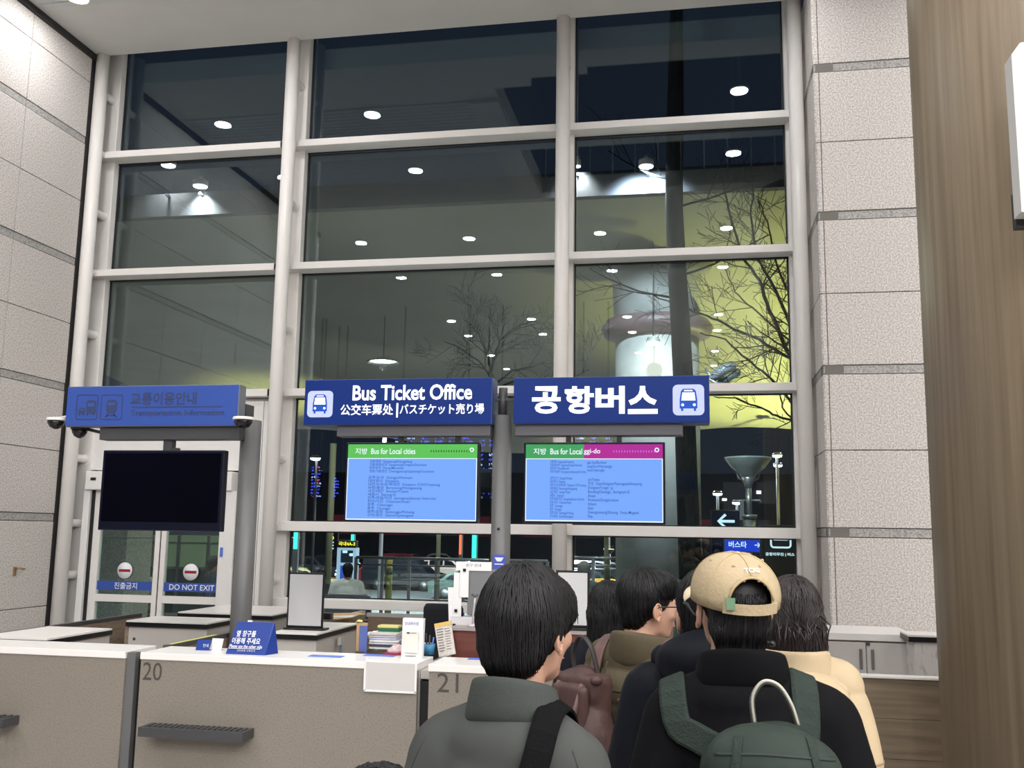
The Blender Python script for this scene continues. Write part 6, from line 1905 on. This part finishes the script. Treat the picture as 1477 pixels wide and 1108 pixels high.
    q = P(a, v, .0075); nx = (P(a + .05, v) - P(a - .05, v)).normalized(); nz = (P(a, v + .04) - P(a, v - .04)).normalized(); ny = nz.cross(nx)
    m4 = M((nx, ny, nz)).transposed().to_4x4(); m4.translation = q * hs
    o.data.transform(Hm @ m4); o.parent = cap
    return cap
build_cap(B, rB)
# sunglasses arm resting on the cap side
b = MB(); Hm = B['Hm']; b.tube([Hm @ V((-.101, .05, -.004)), Hm @ V((-.105, .02, .002)), Hm @ V((-.102, -.03, -.012))], [.004, .004, .003], 8); b.build('glasses_arm', BLACK, None).parent = rB
# green backpack
GRN = fabric('backpack_green', rgb(38, 47, 42), var=.12, scale=10, bump=.25, rough=.6)
GRN2 = fabric('backpack_strap_green', rgb(46, 54, 50), var=.08, bump=.4, bscale=160)
bp = worn('backpack', 'dark green backpack on the back of the man in the beige cap', 'backpack', rB)
Z = B['Z']
bx = .020
Zb = Z
def Z(z): return Zb(z + .135)
def packB(g):
    g.ell((bx, -.265, Z(1.02)), (.150, .088, .23)); g.box(bx - .135, bx + .135, -.33, -.20, Z(.83), Z(1.10), b=.05); g.ell((bx, -.25, Z(1.14)), (.148, .085, .105))
pk = blob(packB, .009, 6, GRN); warp(pk, .012, 9, 3); link_mesh('pack_body', pk, bp)
pv = bvh_of(pk)
fl = blob(lambda g: (g.ell((bx, -.268, Z(1.155)), (.142, .090, .088)), g.ell((bx, -.300, Z(1.08)), (.128, .066, .085))), .009, 5, fabric('backpack_flap_green', rgb(45, 54, 49), bump=.25, rough=.6)); warp(fl, .010, 10, 8); link_mesh('flap', fl, bp)
pc = blob(lambda g: (g.ell((bx - .02, -.345, Z(.93)), (.105, .040, .085)),), .010, 4, GRN); link_mesh('front_pocket', pc, bp)
sp = blob(lambda g: (g.ell((bx + .145, -.26, Z(.98)), (.03, .07, .12)),), .010, 4, GRN); link_mesh('side_pocket', sp, bp)
PIPE = mat('backpack_piping', rgb(34, 42, 37), .7)
fv = bvh_of(fl)
for zz, dip, w2, rr in ((1.20, -.012, .118, .0032), (1.165, -.03, .132, .0025), (1.125, -.05, .12, .0022)):
    seam(fv, [back(bx - w2 + 2 * w2 * k / 24, Z(zz) + dip * ((k - 12) / 12) ** 2) for k in range(25)], 'flap_seam', bp, PIPE, rr)
for s in (-1, 1):
    strap([h[0] + h[1] * .002 for h in [fv.ray_cast(V((bx + s * (.07 + .02 * k / 9), -1, Z(1.225 - .014 * k))), V((0, 1, 0))) for k in range(10)] if h[0] is not None], [h[1] for h in [fv.ray_cast(V((bx + s * (.07 + .02 * k / 9), -1, Z(1.225 - .014 * k))), V((0, 1, 0))) for k in range(10)] if h[0] is not None], .018, GRN2, 'flap_strap', bp, .003)
b = MB(); b.tube([(bx - .145, -.30, Z(1.10)), (bx - .06, -.362, Z(1.085)), (bx + .04, -.366, Z(1.08)), (bx + .145, -.30, Z(1.10))], .0035, 6); b.build('zip_line', BLACK, None).parent = bp
loop = [V((bx - .030, -.215, Z(1.235))), V((bx - .034, -.225, Z(1.29))), V((bx - .012, -.232, Z(1.325))), V((bx + .020, -.232, Z(1.318))), V((bx + .045, -.225, Z(1.28))), V((bx + .060, -.215, Z(1.235)))]
def fine(pts, n=6):
    out = []
    for i in range(len(pts) - 1):
        p0, p1, p2, p3 = pts[max(0, i - 1)], pts[i], pts[i + 1], pts[min(len(pts) - 1, i + 2)]
        for k in range(n):
            f = k / n
            out.append(.5 * ((2 * p1) + (p2 - p0) * f + (2 * p0 - 5 * p1 + 4 * p2 - p3) * f * f + (3 * p1 - p0 - 3 * p2 + p3) * f ** 3))
    return out + [pts[-1]]
loop = fine(loop)
b = MB(); b.tube(loop, .006, 8); b.build('carry_loop', mat('loop_grey', rgb(70, 74, 70), .6), None).parent = bp
b = MB(); b.tube([p + V((0, -.004, .003)) for p in loop], .0035, 6); b.build('loop_piping', mat('piping_pale', rgb(180, 176, 164), .5), None).parent = bp
for s in (-1, 1):
    x_sh = (-.178, .112)[(s + 1) // 2]
    path = over_shoulder(B, x_sh, 30, 145, 8) + lerp_rays(back(x_sh * .98, Zb(1.335)), back(bx + s * .062, Zb(1.285)), 14)
    ribbon(B, path, .062, GRN2, 'shoulder_strap', bp, .012, .003)
    b = MB()

# --- C: man with glasses, olive puffer and brown backpack
OLIVE = fabric('jacket_olive', rgb(82, 74, 58), var=.10, scale=7, bump=.15, rough=.6)
rC, Cc = person('person', 'man with black glasses and olive puffer jacket wearing the brown backpack', 932, 828, 3.55, yaw=-35, hyaw=-28, hpitch=-4, jacket=OLIVE, hair='crop', bulk=.040, build=1.02, shoulder=.98,
    collar=dict(prof=[(1.28, .105, .090, 0), (1.33, .112, .098, 0), (1.375, .108, .100, .0), (1.405, .100, .096, .0)], th=.024, slope=.02), quilt=(.012, .115, .03), folds=(.006, 8))
Hm, hs = Cc['Hm'], Cc['hs']
g = MB()
def GH(x, y, z): return Hm @ (V((x, y, z)) * hs)
for s in (-1, 1):
    g.tube([GH(s * .033 + .026 * math.cos(2 * PI * k / 18), .112 - .15 * (.033) * 0, .000 + .021 * math.sin(2 * PI * k / 18)) for k in range(19)], .0022, 6)
    g.tube([GH(s * .059, .110, .006), GH(s * .074, .085, .008), GH(s * .084, .0, .004), GH(s * .084, -.022, -.012)], .0024, 6)
g.tube([GH(-.008, .113, .004), GH(0, .116, .006), GH(.008, .113, .004)], .002, 6)
gl = g.build('glasses', BLACK, None); gl.parent = rC
g = MB()
for s in (-1, 1): g.ring_loft([[GH(s * .033 + .025 * math.cos(2 * PI * k / 18), .1115, .020 * math.sin(2 * PI * k / 18)) for k in range(18)], [GH(s * .033 + .025 * math.cos(2 * PI * k / 18), .1125, .020 * math.sin(2 * PI * k / 18)) for k in range(18)]])
g.build('lens', ACRYL, None).parent = gl
BRN = mat('backpack_brown', rgb(70, 49, 45), .55, var=.15, vscale=8, bump=.35, bscale=22, spec=.4)
BRN2 = mat('backpack_brown_strap', rgb(98, 74, 70), .6, var=.08, vscale=20, bump=.3, bscale=120)
bp = worn('backpack', 'brown drawstring backpack on the olive puffer jacket', 'backpack', rC)
Z = Cc['Z']
cx = -.035
Zc = Z
def Z(z): return Zc(z + .085)
def packC(g):
    g.ell((cx, -.300, Z(.98)), (.150, .100, .24)); g.ell((cx, -.300, Z(.85)), (.165, .115, .15)); g.ell((cx, -.285, Z(1.20)), (.095, .065, .12)); g.box(cx - .09, cx + .09, -.34, -.24, Z(1.20), Z(1.30), b=.025)
pk = blob(packC, .009, 5, BRN); warp(pk, .012, 8, 5, stretch=(1.6, 1.6, .5)); link_mesh('pack_body', pk, bp)
fl = blob(lambda g: (g.box(cx - .075, cx + .075, -.375, -.33, Z(1.02), Z(1.27), b=.018),), .009, 5, BRN); warp(fl, .008, 10, 2, stretch=(1.5, 1, .5)); link_mesh('flap', fl, bp)
for s in (-1, 1):
    b = MB(); b.tube([(cx + s * .05, -.350, Z(1.27)), (cx + s * .045, -.392, Z(1.16)), (cx + s * .03, -.402, Z(1.02)), (cx + s * .035, -.405, Z(.93))], [.014, .012, .012, .010], 8, flat=.4); b.build('closing_strap', BRN2, None).parent = bp
    b = MB(); b.ell((cx + s * .085, -.325, Z(1.285)), (.020, .022, .016)); b.build('drawstring_ear', BRN, None).parent = bp
b = MB(); b.ell((cx - .02, -.41, Z(.80)), (.028, .012, .028)); b.build('buckle', BRN2, None).parent = bp
b = MB(); b.tube([*fine([V((cx - .045, -.275, Z(1.28))), V((cx - .05, -.285, Z(1.36))), V((cx - .015, -.29, Z(1.42))), V((cx + .03, -.288, Z(1.39))), V((cx + .055, -.275, Z(1.28)))])], .011, 8, flat=.5); b.build('carry_loop', mat('loop_black', rgb(40, 36, 36), .6), None).parent = bp
for s in (-1, 1):
    xs = s * .135
    path = over_shoulder(Cc, xs, 30, 160, 8) + lerp_rays(back(xs, Zc(1.345)), back(cx + s * .06, Zc(1.27)), 7)
    ribbon(Cc, path, .050, BRN2, 'shoulder_strap', bp, .010, .006)
q = V((-.03, -.175, Zc(1.36)))
b = MB(); b.tube([q + V((0, 0, .05)), q + V((-.012, -.006, .0)), q + V((-.016, -.006, -.012)), q + V((-.008, -.006, -.018)), q + V((-.002, -.004, -.008))], .003, 6); b.build('hanger_loop', mat('cord_dark', rgb(56, 48, 38), .7), None).parent = rC

Z = Zc
SEAMO = mat('puffer_seam_olive', rgb(52, 46, 36), .9)
for z in (.96, 1.09, 1.205, 1.31):
    seam(Cc['coat'], ring_rays(Z(z), -85, 85, 36), 'quilt_seam', rC, SEAMO, .003)
# --- D: woman with dark bobbed hair in the dark coat, in front at the counter
rD, D_ = person('person', 'woman with a black bob in a black coat beside the framed notice', 877, 845, 4.2, yaw=6, hyaw=8, jacket=fabric('coat_black', rgb(24, 25, 32), bump=.2), hair='bob', bulk=.02, build=.92, shoulder=.92,
    collar=dict(prof=[(1.245, .10, .095, 0), (1.285, .085, .082, 0), (1.31, .08, .078, 0)], th=.012))
b = MB(); b.tube([at(891, 873, 3.98) - wloc(rD), at(909, 878, 3.98) - wloc(rD)], .004, 6); b.build('hair_pin', STEEL, None).parent = rD

# --- E: man in the navy hooded coat, mostly hidden by the cap
NAVYJ = fabric('coat_navy', rgb(15, 17, 25), var=.12, bump=.2, rough=.6)
rE, E_ = person('person', 'man in a navy hooded coat mostly hidden by the beige cap', 1020, 830, 2.9, yaw=4, hyaw=6, hpitch=0, jacket=NAVYJ, hair='short', bulk=.03, build=.98, shoulder=.95, head_dx=0)
Z = E_['Z']
hd = blob(lambda g: (g.ell((0, -.10, Z(1.485)), (.155, .115, .085)), g.ell((0, -.135, Z(1.42)), (.13, .085, .10)), g.caps((-.12, -.02, Z(1.475)), (-.05, .09, Z(1.46)), .045, .035), g.caps((.12, -.02, Z(1.475)), (.05, .09, Z(1.46)), .045, .035)), .010, 5, NAVYJ)
warp(hd, .010, 9, 4); link_mesh('hood', hd, rE)

# --- F: woman with long dark hair and the cream puffer coat
CREAM = fabric('coat_cream', rgb(182, 163, 134), var=.05, scale=5, bump=.12, rough=.7, bscale=10)
rF, F_ = person('person', 'woman with long dark brown hair in a cream puffer coat', 1141, 840, 3.35, yaw=-2, hyaw=6, jacket=CREAM, hair='long', hairmat=HAIRBR, bulk=.038, build=.94, shoulder=.79, quilt=(.012, .235, .10), folds=(.010, 6),
    collar=dict(prof=[(1.285, .125, .115, 0), (1.33, .112, .104, -.004), (1.375, .100, .094, -.008), (1.40, .098, .092, -.008)], th=.026))
Z = F_['Z']
yk = blob(lambda g: (g.ell((0, -.115, Z(1.345)), (.165, .085, .095)), g.caps((0, -.08, Z(1.385)), (-.125, -.055, Z(1.372)), .066, .050), g.caps((0, -.08, Z(1.385)), (.125, -.055, Z(1.372)), .066, .050)), .010, 5, CREAM)
warp(yk, .006, 9, 6); link_mesh('folded_hood', yk, rF)
SEAMC = mat('puffer_seam_cream', rgb(150, 128, 98), .9)
for z in (.80, .99, 1.15):
    seam(F_['coat'], ring_rays(Z(z), -85, 85, 36), 'quilt_seam', rF, SEAMC, .003)
yv = bvh_of(yk)
seam(yv, [back(-.20 + .40 * k / 24, Z(1.285) + .02 * ((k - 12) / 12) ** 2) for k in range(25)], 'hood_seam', rF, SEAMC, .0028)
seam(yv, [back(.055 + .002 * k, Z(1.41 - .013 * k)) for k in range(10)], 'hood_seam', rF, SEAMC, .0022)
seam(F_['coat'], [back(.07 + .004 * k, Z(1.27 - .02 * k)) for k in range(14)], 'quilt_seam', rF, SEAMC, .0022)
q = at(1119, 929, 3.08) - wloc(rF)
b = MB(); b.tube([q + V((-.05, .02, .012)), q + V((-.02, 0, .006)), q], .0025, 6); b.ell(q, (.010, .010, .009), None, 10, 8); b.build('drawstring', BLACK, None).parent = rF
rng = random.Random(3)
b = MB()
for k in range(26):
    xx = 1122 + 70 * k / 25
    a = at(xx, 900 + rng.uniform(-12, 5), 3.17) - wloc(rF)
    e = at(xx + rng.uniform(-3, 12), 926 + rng.uniform(-10, 14), 3.10) - wloc(rF)
    mm = a.lerp(e, .5) + V((rng.uniform(-.02, .02), -.03, .01))
    b.tube([a, mm, e], [.003, .0025, .0012], 5)
stuff(b.build('loose_locks', HAIRBR, None)).parent = rF

# --- G: only the top of a dark head shows at the lower frame edge
rG, G_ = person('person', 'dark haired person whose crown just shows at the lower frame edge', 545, 1122, 1.62, yaw=8, jacket=fabric('jacket_plain', rgb(60, 64, 74)), hair='mushroom', bulk=.015, build=.9)

# --- people outside
def outside(label, px, py, y, jc, yaw=0, hairm=None, sitz=True, hair='short', bulk=.02):
    return person('person', label, px, py, y, yaw=yaw, jacket=jc, hair=hair, hairmat=hairm, far=True, sit=sitz, bulk=bulk, group=None)
rr, _ = outside('seated person in a white jacket with dark sling strap outside by the bus stop pillar', 502, 813, 14.4, fabric('jacket_white', rgb(240, 240, 238)), 25, bulk=.03)
b = MB(); b.tube([(.10, -.10, .86), (-.02, -.185, .70), (-.12, -.16, .55)], .018, 6); b.build('sling_strap', BLACK, None).parent = rr
outside('seated person in dark clothes next to the one in white, outside', 464, 822, 14.9, fabric('jacket_dusk', rgb(28, 32, 40)), 10)
rr, _ = outside('person in a pale grey jacket seen through the left sliding door', 205, 808, 14.2, fabric('jacket_mist', rgb(130, 142, 138)), -6)
rr, _ = outside('person in a dark cap and navy jacket seen through the right sliding door', 309, 803, 14.2, fabric('jacket_ink', rgb(46, 56, 74)), -60)
outside('person with a pale grey hood outside in the right bay', 842, 811, 14.0, fabric('jacket_steel', rgb(120, 132, 140)), 20, hairm=HAIRG, sitz=True)
t = thing('bench', 'dark bench outside under the hooded person in the right bay', 'bench', (at(842, 850, 14.0).x, 14.0, 0))
x_ = at(842, 850, 14.0).x
b = MB(); b.box(x_ - .5, x_ + .5, 13.82, 14.25, .34, .38, b=.01); b.build('seat', CHAR, t)
for xx in (x_ - .4, x_ + .4):
    b = MB(); b.box(xx - .03, xx + .03, 13.86, 14.2, 0, .34); b.build('leg', STEEL, t)
